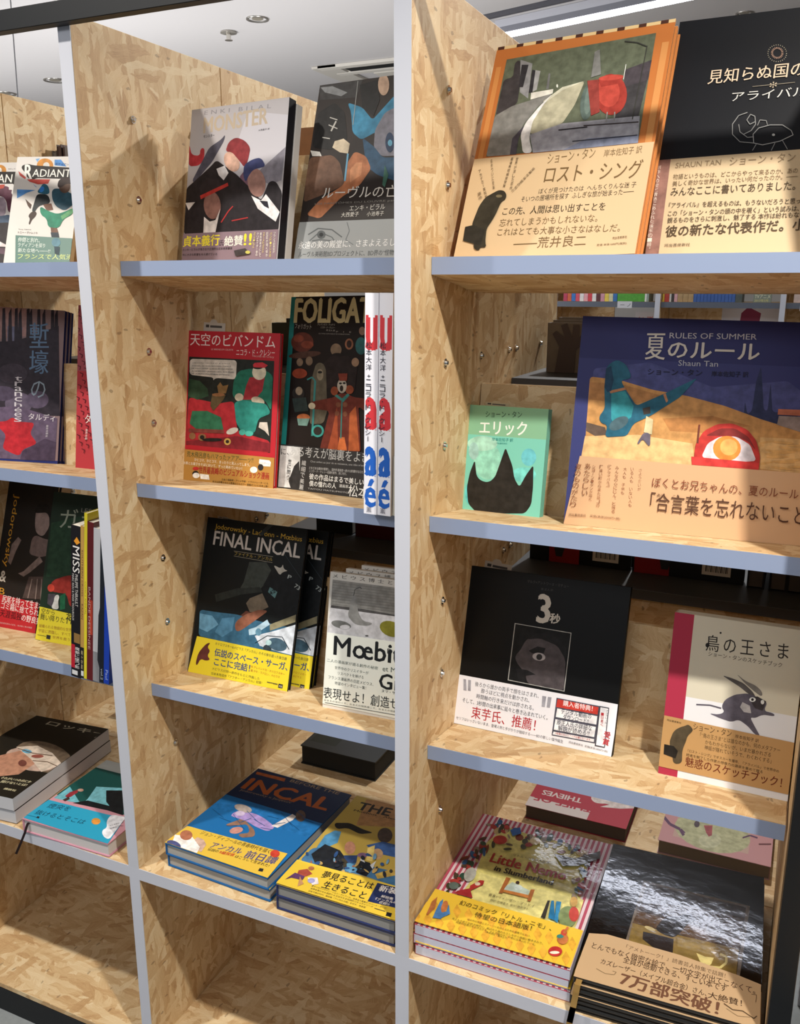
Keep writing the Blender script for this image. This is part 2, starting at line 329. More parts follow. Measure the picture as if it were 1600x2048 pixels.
A=(0,0);B=(400,0);C=(800,0);D=(1200,0);E_=(0,512);F_=(400,512);G=(800,512);H_=(1200,512);I=(0,1024);J=(400,1024);K=(800,1024);L_=(1200,1024);M_=(0,1536);N_=(400,1536);O_=(800,1536);Q_=(1200,1536)
X = (0, 0, 1)
FIN = [.5, 0, 0]
def soften(ps):                         # round off painted outlines with many points
    if len(ps) < 7: return ps
    for d_ in (4., 1.6):
        out = []
        for k in range(len(ps)):
            p = Vector(ps[k])
            for q in (ps[k-1], ps[(k+1) % len(ps)]):
                v = Vector(q)-p; L0 = v.length; out.append(p+v*(min(.28, d_/L0) if L0 > 0 else 0))
        ps = out
    return ps
def draw(ink, items):
    """items: ('o',origin,zoom) | ('p',colour,pts) | ('e',colour,cx,cy,rx,ry[,deg]) | ('l',colour,width,pts) | ('t',colour,text,x1,y1,x2,y2,h[,bold]) | ('v',colour,text,x1,y1,x2,y2,size[,bold]) | ('band',hex,pts)"""
    f = ink.f; og = (0, 0); z = 1.
    def P(x, y): return (og[0]+x/z, og[1]+y/z)
    for it in items:
        k = it[0]
        if k == 'o': og = it[1]; z = it[2] if len(it) > 2 else 4.; continue
        m = mat(it[1], FIN[0], var=.2 if k in 'pe' else 0, coat=FIN[1], wave=FIN[2], spec=.22) if isinstance(it[1], str) else it[1]
        if k == 'p': ink.raw([f.uv(q) for q in soften([P(*q) for q in it[2]])], m)
        elif k == 'q': ink.raw([Vector((q[0]*f.w, q[1]*f.H)) for q in it[2]], m)
        elif k == 'e':
            cx, cy, rx, ry = it[2:6]; a = math.radians(it[6]) if len(it) > 6 else 0
            ink.raw([f.uv(P(cx+rx*math.cos(t)*math.cos(a)-ry*math.sin(t)*math.sin(a), cy+rx*math.cos(t)*math.sin(a)+ry*math.sin(t)*math.cos(a))) for t in [i*math.tau/20 for i in range(20)]], m)
        elif k == 'l':
            pts = [Vector(P(*q)) for q in it[3]]; hw = it[2]/z/2
            for a, b in zip(pts, pts[1:]):
                d_ = (b-a).normalized(); nn = Vector((-d_.y, d_.x))*hw; ly = ink.layer
                ink.raw([f.uv(a+nn), f.uv(b+nn), f.uv(b-nn), f.uv(a-nn)], m); ink.layer = ly
            ink.layer += 1
        elif k in 'tv':
            s_, x1, y1, x2, y2, h = it[2:8]; bold = it[8] if len(it) > 8 else 0; sp = it[9] if len(it) > 9 else 1
            a = f.uv(P(x1, y1)); b = f.uv(P(x2, y2)); r = b-a
            def pxlen(o, dv): return (prj(f.O+f.e*(o.x+dv.x)+f.h*(o.y+dv.y))-prj(f.O+f.e*o.x+f.h*o.y)).length
            if k == 't':
                u = Vector((-r.y, r.x)).normalized()*.001; u = u*((h/z)*(.88 if f.n.z > .9 else 1)/pxlen(a, u)); ink.text(s_, a, r, u, m, bold, sp)
            else:                       # vertical line of characters from top to bottom
                n = len(s_); step = r/n; side = Vector((-step.y, step.x)).normalized()*.001; side = side*((h/z)/pxlen(a, side))
                for i, ch in enumerate(s_):
                    if ch in ' 　': continue
                    o = a+step*(i+.92)-side*0
                    if ch == 'ー': ink.text('|', o+side*.45-step*.05, side*.1, -step*.8, m, bold)
                    elif ch in '、。': ink.text(ch, o+side*.6-step*.5, side*.3, -step*.3, m, bold)
                    else: ink.text(ch, o, side, -step*.84, m, bold)
def book(name, label, fr, thick, cover, art=(), band=None, bandart=(), spine='l', soft=False, group=None, pages=PAGES, copies=0, step=None, coverR=.4, coat=0, clabels=None, inner=None, slip=None, cat='book', coverback=None, fin=(.5, 0, 0)):
    FIN[:] = fin
    cm = mat(cover, coverR, coat=coat, spec=.22) if isinstance(cover, str) else cover
    w_, H = fr.w, fr.H
    root = empty(name, label, cat, M=fr.M(), group=group)
    bt = .0009 if soft else .0024; ins = 0 if soft else .003
    bm = bmesh.new()
    add_box(bm, (0, 0, 0), (w_, bt, H), .0003); add_box(bm, (0, thick-bt, 0), (w_, thick, H), .0003)
    xs = 0 if spine == 'l' else w_-bt
    if spine in 'lr': add_box(bm, (xs, bt*.5, 0), (xs+bt, thick-bt*.5, H), .0003)
    finish(bm, 'cover', root, [cm])
    bm = bmesh.new(); x0, x1 = (bt, w_-ins) if spine == 'l' else (ins, w_-bt)
    add_box(bm, (x0, bt, ins), (x1, thick-bt, H-ins)); finish(bm, 'page_block', root, [pages])
    ink = Ink(fr); draw(ink, art); ink.obj('printed_cover', root)
    FIN[:] = (.5, 0, 0)
    if band:
        bc_, pts = band[0], band[1]; og, z = (band[2], band[3] if len(band) > 3 else 4.) if len(band) > 2 else ((0, 0), 1.)
        if pts is None: P4 = [Vector(q) for q in ((0, 0), (w_, 0), (w_, H*band[4]), (0, H*band[4]))]
        else: P4 = [f_ for f_ in (fr.uv((og[0]+q[0]/z, og[1]+q[1]/z)) for q in pts)]; P4 = poly_clip(P4, w_, H) or P4
        bm = bmesh.new(); y0 = -(.0004+ink.d*ink.layer+.0002); y1 = y0+.0003
        a_ = sum(P4[i-1][0]*P4[i][1]-P4[i][0]*P4[i-1][1] for i in range(len(P4)))
        if a_ < 0: P4 = P4[::-1]
        fv = [bm.verts.new((q[0], y0, q[1])) for q in P4]; bv = [bm.verts.new((q[0], y1, q[1])) for q in P4]
        bm.faces.new(fv); bm.faces.new(bv[::-1])
        for i in range(len(P4)): bm.faces.new([fv[i-1], bv[i-1], bv[i], fv[i]])
        bmesh.ops.recalc_face_normals(bm, faces=bm.faces)
        pb = finish(bm, 'paper_band', root, [mat(bc_, .45)])
        i2 = Ink(fr); i2.base = -y0; draw(i2, bandart); i2.obj('printed_text', pb)
    if copies:
        for c in range(copies):
            off = step(c+1) if step else (0, thick*(c+1)+.0003*(c+1), 0)
            copy_tree(root, fr.M(off), clabels[c] if clabels else label, skip=c+1 < 0)
    return root
def copy_tree(root, M, label, skip=False, keep=None):
    r = root.copy(); COL.objects.link(r); r.matrix_world = M; r['label'] = label
    for ch in list(root.children):
        if keep and ch.name.split('.')[0] not in keep: continue
        c = ch.copy(); COL.objects.link(c); c.parent = r
        for g in ch.children:
            d_ = g.copy(); COL.objects.link(d_); d_.parent = c
    return r
K_ = '1d1a1a'
# =================================================================== right bay, top shelf
fr = fr_roll(0, (995, 95), (1352, 37), (910, 508), .105, -.10)
book('picture_book', 'large picture book with orange wood border around a grey road scene, kraft band', fr, .016, 'c07a42', [
 ('q', 'b96f38', [(0, 0), (1, 0), (1, 1), (0, 1)]), ('q', 'd9bd8a', [(0, .985), (1, .985), (1, 1), (0, 1)])] +
 [('q', '4a2c22', [(x, .985), (x+.04, .985), (x+.04, 1), (x, 1)]) for x in [i*.115+.005 for i in range(9)]] + [
 ('q', 'c8864a', [(.02, .2), (.05, .2), (.05, .9), (.02, .9)]), ('q', 'c98a50', [(.95, .2), (.985, .2), (.985, .9), (.95, .9)]),
 ('o', C), ('p', '5c6250', [(855, 478), (2050, 265), (1905, 1140), (690, 1255)]),
 ('p', '3c3a3c', [(1790, 700), (2000, 560), (1905, 950), (1720, 950)]), ('p', '453f44', [(1800, 560), (2015, 480), (1985, 640), (1790, 700)]),
 ('p', '3a3638', [(830, 640), (905, 620), (920, 500), (965, 480), (960, 690), (940, 830), (765, 930)]),
 ('p', '8a8a8c', [(965, 480), (1060, 510), (1025, 790), (960, 740)]), ('p', '2e2c30', [(975, 520), (1030, 520), (985, 700), (950, 700)]),
 ('p', '9a9a9a', [(1060, 560), (1125, 570), (1095, 720), (1045, 745)]), ('p', '2e2c30', [(1060, 560), (1085, 565), (1060, 745), (1030, 745)]),
 ('p', '6f6e6e', [(1190, 590), (1205, 590), (1190, 715), (1170, 715)]), ('p', 'd6d3c8', [(1050, 745), (1228, 715), (1222, 750), (1045, 800)]),
 ('p', '7d7c78', [(760, 930), (900, 850), (1222, 750), (1100, 860), (980, 1010), (900, 1240), (690, 1255)]),
 ('p', 'b0ab92', [(1480, 650), (1300, 710), (1150, 830), (1060, 960), (1040, 1080), (1300, 990), (1400, 840)]), ('p', 'c9c6b0', [(1480, 650), (1300, 700), (1150, 810), (1150, 835), (1300, 725)]),
 ('p', '9c9ba2', [(1040, 1080), (1300, 990), (1920, 930), (1905, 1145), (1065, 1225)]), ('p', '80869a', [(1500, 1110), (1910, 1080), (1905, 1145), (1300, 1205)]),
 ('p', 'e2e0de', [(1222, 752), (1120, 850), (1010, 980), (965, 1080), (985, 1230), (1060, 1225), (1035, 1110), (1060, 980), (1150, 840)]),
 ('p', '4a4650', [(1000, 1000), (900, 1110), (880, 1240), (930, 1238), (950, 1110)]),
 ('e', '57655f', 1500, 820, 55, 145, 8), ('e', '67766f', 1510, 800, 30, 120, 8),
 ('e', '97352c', 1690, 760, 128, 165), ('e', 'b4463a', 1670, 740, 90, 120), ('p', '97352c', [(1590, 640), (1790, 610), (1770, 670), (1610, 700)]), ('e', 'b4463a', 1690, 625, 100, 22, -6),
 ('l', '8a8886', 10, [(1660, 900), (1650, 980)]), ('l', '8a8886', 10, [(1720, 900), (1715, 975)]), ('p', '8c3b34', [(1500, 650), (1590, 640), (1600, 900), (1530, 930)]),
 ('l', '2f2b30', 10, [(1270, 1045), (1500, 1020)]), ('l', '3a3232', 9, [(1470, 1010), (1910, 980)]), ('l', '3a3a44', 8, [(1380, 1135), (1900, 1085)]),
 ('p', '777774', [(1560, 420), (1600, 400), (1610, 600), (1530, 625)]),
 ('l', '3a3a36', 7, [(1980, 370), (1860, 960)]), ('l', '3a3a36', 9, [(1800, 335), (1900, 345), (1975, 375)]), ('e', 'dfe0d4', 1260, 692, 7, 14), ('l', 'e8e8e0', 5, [(1810, 520), (1790, 640)])],
 ('c6aa84', [(600, 1280), (2040, 1140), (1880, 2080), (400, 2100)], C), [('o', C),
 ('t', '6b5334', 'ショーン・タン', 1180, 1320, 1560, 1270, 85), ('t', '6b5334', '岸本佐知子 訳', 1630, 1265, 1935, 1232, 62),
 ('t', '6b5334', 'ロスト・シング', 1150, 1475, 1925, 1430, 145, .01), ('t', '3c2f1e', 'ぼくが見つけたのは  へんちくりんな迷 子', 1110, 1560, 1890, 1505, 45),
 ('t', '3c2f1e', 'そいつの居場所を探す  ふしぎな旅が始まった――', 970, 1625, 1870, 1560, 48), ('t', '3c2f1e', 'この先、人間は思い出すことを', 820, 1730, 1640, 1690, 65, .012),
 ('t', '6b5334', '忘れてしまうかもしれないな。', 795, 1820, 1580, 1780, 62), ('t', '6b5334', 'これはとても大事な小さなはなしだ。', 780, 1895, 1760, 1860, 62),
 ('t', '6b5334', '――荒井良二', 905, 2000, 1485, 1975, 90), ('t', '6b5334', '定価 本体1600円(税別)', 1575, 1980, 1815, 1965, 22), ('t', '6b5334', '河出書房新社', 1700, 1925, 1820, 1912, 22),
 ('v', '4c3c28', '最優秀短編賞受賞', 895, 1265, 825, 1510, 20), ('v', '4c3c28', '世界が涙した原作', 935, 1265, 880, 1530, 20), ('v', '4c3c28', 'アカデミー賞短編', 632, 1370, 690, 1600, 20),
 ('v', '4c3c28', '受賞作待望の刊行', 1075, 1345, 890, 1540, 20), ('v', '4c3c28', '名作ついに登場', 730, 1285, 750, 1530, 16), ('v', '4c3c28', '原作', 625, 1555, 640, 1615, 32),
 ('p', '2e2a20', [(770, 1545), (810, 1528), (855, 1545), (860, 1600), (820, 1620), (790, 1690), (760, 1750), (700, 1840), (690, 1950), (700, 1990), (645, 1985), (650, 2010), (600, 2010), (590, 1830), (585, 1800), (640, 1660), (690, 1590)]),
 ('p', '24221c', [(530, 1825), (600, 1810), (690, 1850), (650, 1975), (512, 1935)]), ('e', '6d6248', 800, 1580, 25, 12)], pages=mat('8a6a4a', .7), copies=1,
 clabels=['second copy of the orange bordered picture book, tight behind the first'])
fr = fr_lean(0, (1360, 44), (1640, 10), (1292, 502), .135, w=.30)
book('picture_book', 'black picture book with a silver line creature, right of the orange framed book', fr, .018, '0c0e12', [('o', D),
 ('q', '0c0e14', [(0, 0), (1, 0), (1, 1), (0, 1)])] +
 [('l', 'a39a86', 5, [(1418+70*math.cos(a), 428+62*math.sin(a)), (1418+78*math.cos(a), 428+70*math.sin(a))]) for a in [i*math.tau/26 for i in range(26)]] +
 [('l', 'b08f7c', 5, [(1418+34*math.cos(a), 428+32*math.sin(a)), (1418+50*math.cos(a), 428+47*math.sin(a))]) for a in [i*math.tau/22 for i in range(22)]] +
 [('t', 'd8bfa4', '見知らぬ国のスケッチ', 860, 680, 2200, 560, 115, .012), ('t', 'cfccc6', 'アライバルの世界', 1050, 820, 2050, 745, 80),
 ('l', '8c8270', 4, [(1220, 698), (1560, 664)]), ('t', 'b8a890', '✻', 1355, 712, 1412, 706, 50),
 ('l', '8a8a88', 6, [(1240, 980), (1200, 1000), (1175, 965), (1205, 920), (1240, 935), (1245, 1000), (1210, 1050), (1150, 1080)]),
 ('l', '8a8a88', 6, [(1180, 905), (1110, 930), (1060, 1000), (1060, 1080), (1120, 1140), (1230, 1150)]),
 ('l', '8a8a88', 6, [(1110, 1000), (1120, 1060), (1180, 1105), (1230, 1100)]),
 ('l', '9a9a98', 6, [(1230, 1150), (1225, 1080), (1270, 1030), (1360, 1005), (1460, 1005), (1530, 1050), (1545, 1085), (1440, 1135), (1300, 1165), (1230, 1150)]),
 ('l', '8a8a88', 5, [(1260, 1010), (1280, 965), (1330, 970), (1340, 1005)]), ('l', '8a8a88', 5, [(1250, 1160), (1220, 1210)]), ('l', '8a8a88', 5, [(1400, 1150), (1370, 1210)]), ('l', '8a8a88', 5, [(1460, 1130), (1500, 1200)]), ('e', 'b8b8b4', 1388, 1085, 12, 10)],
 ('c4ac88', [(455, 1290), (1700, 1195), (1700, 2100), (340, 2100)], D), [('o', D), ('p', '8a6459', [(455, 1290), (568, 1282), (468, 2060), (340, 2060)]),
 ('v', 'e0d0c0', '創作への愛と情熱にあふれた珠玉の一冊。', 455, 1330, 370, 2020, 36),
 ('t', '8a7458', 'SHAUN TAN', 605, 1355, 968, 1328, 42), ('t', '8a7458', 'ショーン・タン', 1035, 1335, 1560, 1300, 70),
 ('t', '6b563c', '物語というものは、どこからやって来るのか、あの', 585, 1445, 1580, 1395, 42), ('t', '6b563c', '美しく奇妙な世界は、いったい何だったのか。――', 580, 1500, 1580, 1440, 42),
 ('t', '4b3c2a', 'みんなここに書いてありました。', 565, 1580, 1560, 1530, 72, .012), ('t', '3e3222', '『アライバル』を超えるものは、もうないだろうと思っ', 550, 1675, 1600, 1640, 45, .01),
 ('t', '3e3222', 'この「ショーン・タンの頭の中を覗く」という試みは、', 545, 1740, 1590, 1700, 45, .01), ('t', '3e3222', '観るものをさらに刺激し、魅了する 本作は紛れもな', 540, 1795, 1590, 1750, 45, .01),
 ('t', '4b3c2a', '彼の新たな代表作だ。小', 525, 1905, 1640, 1850, 90, .02), ('t', '4b3c2a', '河出書房新社', 515, 1985, 722, 1978, 26)])
# =================================================================== right bay, second shelf
fr = fr_stand(1, (919, 1017), (1079, 1035), (935, 809))
book('small_book', 'small mint green book with a black spiked shape, left on the second shelf', fr, .006, '6fae98', [
 ('q', '7cc9b6', [(0, 0), (1, 0), (1, 1), (0, 1)]), ('q', '86b894', [(0, .72), (1, .72), (1, 1), (0, 1)]), ('o', G),
 ('e', '93d3bd', 700, 1640, 110, 150), ('e', '6cc3cc', 1030, 1610, 60, 70), ('e', 'a8d8c4', 660, 1500, 120, 60), ('e', '74cfc6', 990, 1750, 100, 60), ('e', '9fc8c0', 590, 1560, 40, 70), ('e', '5fc4c4', 560, 1900, 40, 90),
 ('p', '26231f', [(600, 1630), (612, 1760), (650, 1800), (710, 1812), (760, 1770), (800, 1660), (845, 1530), (900, 1680), (915, 1780), (955, 1850), (1010, 1750), (1068, 1670), (1065, 1850), (1050, 1990), (1000, 2060), (620, 2060), (545, 1980), (535, 1850), (560, 1730)]),
 ('t', '25402f', 'ショーン・タン', 685, 1290, 975, 1295, 50), ('t', 'e8efe6', 'エリック', 635, 1425, 1012, 1440, 110, .02), ('t', '2c8a84', '岸本佐知子 訳', 735, 1480, 905, 1488, 28), ('t', '2c8a84', '河出書房新社', 770, 1504, 858, 1508, 13)],
 pages=mat('4fa08a', .6), coat=.2, copies=2, clabels=['second copy of the mint green book, behind the front one', 'rearmost of the three mint green books'])
fr = fr_stand(1, (1127, 1048), (1600, 1092), (1166, 632), w=.335)
tan = [('e', 'c99a5c', 1000+random.random()*700, 1480+random.random()*220, 90, 10, -12+random.random()*24) for _ in range(26)]
book('picture_book', 'wide picture book with navy sky, ochre hill, teal creature shape and red dome', fr, .012, '2c3060', [
 ('q', '34396f', [(0, 0), (1, 0), (1, 1), (0, 1)]), ('q', '2a2e62', [(0, .8), (1, .8), (1, 1), (0, 1)]), ('o', H_),
 ('p', '444a80', [(-50, 900), (400, 850), (900, 1050), (1500, 1000), (1700, 1150), (1700, 1300), (-90, 1200)]),
 ('p', '232c52', [(1150, 1280), (1160, 1160), (1180, 1270), (1215, 1240), (1250, 1000), (1290, 880), (1310, 1230), (1340, 1240), (1365, 1010), (1380, 1250), (1550, 1250), (1700, 1400), (1300, 1400)]),
 ('p', 'c08d52', [(-80, 965), (150, 990), (420, 1070), (700, 1120), (1000, 1200), (1300, 1310), (1700, 1430), (1700, 1900), (-150, 1900)]),
 ('p', 'b07c48', [(-80, 1010), (150, 1020), (500, 1120), (300, 1180), (-90, 1150)]), ('p', 'ad7640', [(500, 1300), (900, 1280), (1200, 1360), (900, 1420), (560, 1400)]),
 ('p', 'dcb27a', [(-120, 1440), (300, 1430), (740, 1500), (760, 1680), (-160, 1660)]), ('p', 'd0a56c', [(1280, 1450), (1700, 1470), (1700, 1760), (1280, 1700)]),
 ('p', '5d4c40', [(-110, 1330), (40, 1370), (60, 1430), (-40, 1440), (-110, 1400)])] + tan + [
 ('p', '8e7f7a', [(1430, 1280), (1700, 1290), (1700, 1440), (1415, 1350)]), ('p', 'b46a50', [(1425, 1225), (1700, 1235), (1700, 1285), (1420, 1270)]),
 ('p', '1c5c74', [(50, 900), (80, 860), (140, 830), (210, 870), (250, 960), (235, 985), (165, 995), (200, 1060), (290, 1200), (520, 1100), (780, 975), (640, 1130), (420, 1270), (270, 1340), (215, 1440), (40, 1450), (60, 1350), (10, 1340), (-10, 1290), (40, 1220), (35, 1050)]),
 ('p', '2d8a94', [(90, 1100), (200, 1080), (270, 1200), (250, 1290), (120, 1380), (90, 1300)]), ('p', 'b07a55', [(75, 1080), (205, 1050), (210, 1070), (85, 1100)]), ('p', 'b07a55', [(505, 1110), (525, 1100), (545, 1160), (530, 1175)]),
 ('e', '46616a', 150, 1340, 85, 45, -30), ('p', '123c58', [(50, 900), (90, 880), (110, 990), (90, 1080), (60, 1090), (35, 1050)]),
 ('p', '39332e', [(340, 1220), (400, 1205), (405, 1260), (350, 1270)]), ('p', 'c8bb92', [(370, 1280), (425, 1310), (415, 1430), (350, 1410)]), ('p', '5f5866', [(350, 1410), (405, 1420), (400, 1530), (370, 1500), (340, 1460), (310, 1510), (295, 1500)]),
 ('p', 'b52f28', [(750, 1620), (765, 1500), (830, 1400), (940, 1345), (1060, 1340), (1180, 1390), (1250, 1480), (1280, 1600), (1270, 1710), (730, 1670)]), ('p', '7c2220', [(840, 1440), (960, 1380), (1080, 1380), (1190, 1450), (1250, 1560), (1180, 1480), (1060, 1440), (930, 1440)]),
 ('p', 'd8cfd6', [(810, 1610), (860, 1500), (960, 1445), (1090, 1445), (1200, 1510), (1250, 1640), (1030, 1655)]), ('e', 'd98636', 1015, 1540, 112, 100), ('e', 'e3a35a', 1030, 1530, 70, 66), ('p', 'c93430', [(730, 1605), (1270, 1655), (1268, 1712), (735, 1670)]),
 ('l', '6a3022', 14, [(795, 1350), (780, 1500)]),
 ('t', 'bdbcc4', 'RULES OF SUMMER', 555, 660, 1252, 672, 45, .005), ('t', 'c8c4bc', '夏', 360, 830, 515, 832, 210, .015), ('t', 'c8c4bc', 'のルール', 540, 812, 1270, 835, 125, .02), ('t', 'b0b4c0', 'Shaun Tan', 625, 880, 942, 888, 45), ('t', '12152e', 'ショーン・タン', 380, 950, 815, 962, 50, .01), ('t', '12152e', '岸本佐知子 訳', 890, 965, 1185, 972, 45, .01)],
 ('c8a078', [(-160, 1600), (700, 1670), (1700, 1745), (1700, 2340), (-310, 2220)], H_), [('o', H_),
 ('v', '8a5a3c', 'さようだいが', 312, 1700, 300, 1880, 24), ('v', '8a5a3c', 'いる人も いない人も', 245, 1690, 225, 2010, 26), ('v', '8a5a3c', '大人も 子供も', 190, 1690, 165, 1910, 26), ('v', '8a5a3c', 'みんなの心にじん、と残る', 125, 1680, 90, 2060, 28), ('v', '8a5a3c', '『アライバル』', 65, 1670, 50, 1850, 26),
 ('v', '8a5a3c', '「遠い町から来た話」の', 0, 1670, -30, 2010, 26), ('v', '8a5a3c', 'ショーン・タンが描く', -58, 1670, -90, 1960, 24), ('v', '7a4a30', 'あたらしい', -115, 1655, -145, 1920, 44), ('v', '7a4a30', '夏のものがたり', -190, 1660, -240, 2010, 48),
 ('t', '7a3e28', 'ぼくとお兄ちゃんの、夏のルール', 415, 1850, 1580, 1950, 78), ('t', '4e3020', '「合言葉を忘れないこと」', 395, 2040, 1690, 2165, 150),
 ('t', '4e3020', 'あい', 455, 1925, 520, 1930, 24), ('t', '4e3020', 'こと', 580, 1935, 635, 1940, 24), ('t', '4e3020', 'ば', 720, 1945, 748, 1948, 24), ('t', '5c3c28', '河出書房新社', -250, 2080, -110, 2088, 22), ('t', '5c3c28', '定価(本体2000円+税)', -80, 2090, 160, 2115, 22)], spine='l')
# =================================================================== right bay, third shelf
fr = fr_stand(2, (906, 1446), (1224, 1514), (942, 1131))
book('square_book', 'large square matte black book with a white lower band, right bay third shelf', fr, .006, '0a0b0c', [('o', K),
 ('t', '4a4a4a', 'マルク=アントワーヌ・マチュー', 1018, 565, 1350, 608, 24), ('t', '4a4a4a', '原 正人 訳', 1128, 625, 1225, 635, 18),
 ('t', 'c9c4ba', '3', 1095, 880, 1190, 892, 225, .03), ('t', 'c9c4ba', '秒', 1195, 885, 1275, 900, 80, .03),
 ('p', 'a8a8a4', [(918, 888), (1372, 966), (1316, 1437), (862, 1346)]), ('p', '0c0d0e', [(924, 895), (1366, 971), (1310, 1430), (869, 1341)]),
 ('p', '4a4447', [(930, 1200), (920, 1150), (960, 1110), (1010, 1020), (1100, 985), (1220, 1010), (1290, 1090), (1325, 1200), (1310, 1430), (1020, 1370), (1000, 1290)]), ('p', '141416', [(1010, 1020), (1100, 965), (1230, 985), (1330, 1080), (1325, 1180), (1260, 1070), (1120, 1010)]),
 ('p', '1a191a', [(1030, 1110), (1100, 1075), (1165, 1090), (1150, 1130), (1060, 1130)]), ('e', 'a9a4a6', 1112, 1158, 52, 32, 8), ('e', '2a2a2c', 1115, 1160, 24, 24), ('p', '141416', [(925, 1250), (1020, 1265), (1085, 1300), (1010, 1310), (1000, 1365), (950, 1350)])],
 ('e9e9f0', [(466, 1297), (1752, 1540), (1690, 1958), (424, 1685)], K), [('o', K),
 ('t', '4a4a50', '後ろから誰かの両手で顔をはさまれ、', 600, 1392, 1110, 1490, 38, .008), ('t', '4a4a50', '酔うほどに視点を動かされ、', 650, 1448, 1035, 1525, 38, .008), ('t', '4a4a50', '時間軸の行き来だけは許される。', 612, 1490, 1070, 1588, 38, .008),
 ('t', '4a4a50', 'そして、3秒間の出来事に延々と巻き込まれていく。', 500, 1520, 1180, 1665, 38, .008), ('t', 'b03038', '束芋氏、推薦！', 570, 1645, 1080, 1755, 95, .012), ('t', '5a5a60', 'セリフはいっさいないまま、登場人物と手がかりが錯綜する――BDの新しい傑作誕生', 450, 1655, 1305, 1850, 26),
 ('p', '9a9aa4', [(510, 1335), (530, 1338), (535, 1430), (510, 1425)]), ('p', '9a9aa4', [(548, 1342), (570, 1345), (568, 1432), (545, 1428)]), ('p', '9a9aa4', [(1140, 1470), (1172, 1475), (1160, 1560), (1135, 1556)]), ('p', '9a9aa4', [(1185, 1478), (1215, 1482), (1200, 1566), (1175, 1562)]),
 ('p', '4a4a58', [(1255, 1485), (1600, 1552), (1560, 1850), (1215, 1785)]), ('p', 'e9e9f0', [(1260, 1570), (1580, 1632), (1572, 1700), (1248, 1638)]), ('p', 'e9e9f0', [(1245, 1655), (1568, 1718), (1555, 1800), (1232, 1740)]), ('p', 'e9e9f0', [(1230, 1755), (1555, 1815), (1552, 1840), (1222, 1778)]), ('p', 'c03a30', [(1262, 1495), (1590, 1560), (1582, 1620), (1252, 1558)]),
 ('t', 'f0e0e0', '購入者特典！', 1305, 1548, 1540, 1595, 45, .02), ('t', '2e3040', 'デジタル動画の', 1290, 1612, 1530, 1655, 42, .01), ('t', '2e3040', 'ダウンロード!!', 1305, 1655, 1510, 1692, 40, .01), ('t', '2e3040', '原正人氏の詳細な', 1255, 1700, 1535, 1752, 42, .01), ('t', '2e3040', '解説が読める!!', 1265, 1745, 1515, 1790, 42, .01), ('t', 'b03038', '※会員のみシリアルが必要になります。', 1245, 1775, 1530, 1832, 18),
 ('p', '3c3c48', [(1600, 1550), (1675, 1565), (1640, 1885), (1560, 1870)]), ('p', 'e9e9f0', [(1606, 1560), (1668, 1572), (1634, 1876), (1570, 1862)]), ('v', 'b03038', '受賞', 1640, 1745, 1620, 1860, 50, .03), ('v', '4a4a50', 'アングレーム', 1650, 1580, 1640, 1690, 18), ('v', 'b03038', '一目置く', 1612, 1600, 1604, 1710, 22), ('t', '5a5a60', '河出書房新社  定価[本体1800円+税]', 1350, 1848, 1660, 1925, 20)],
 pages=mat('b6ada4', .8), copies=1, clabels=['second copy of the square black book, tight behind the first'])
fr = fr_stand(2, (1316, 1546), (1575, 1603), (1350, 1224))
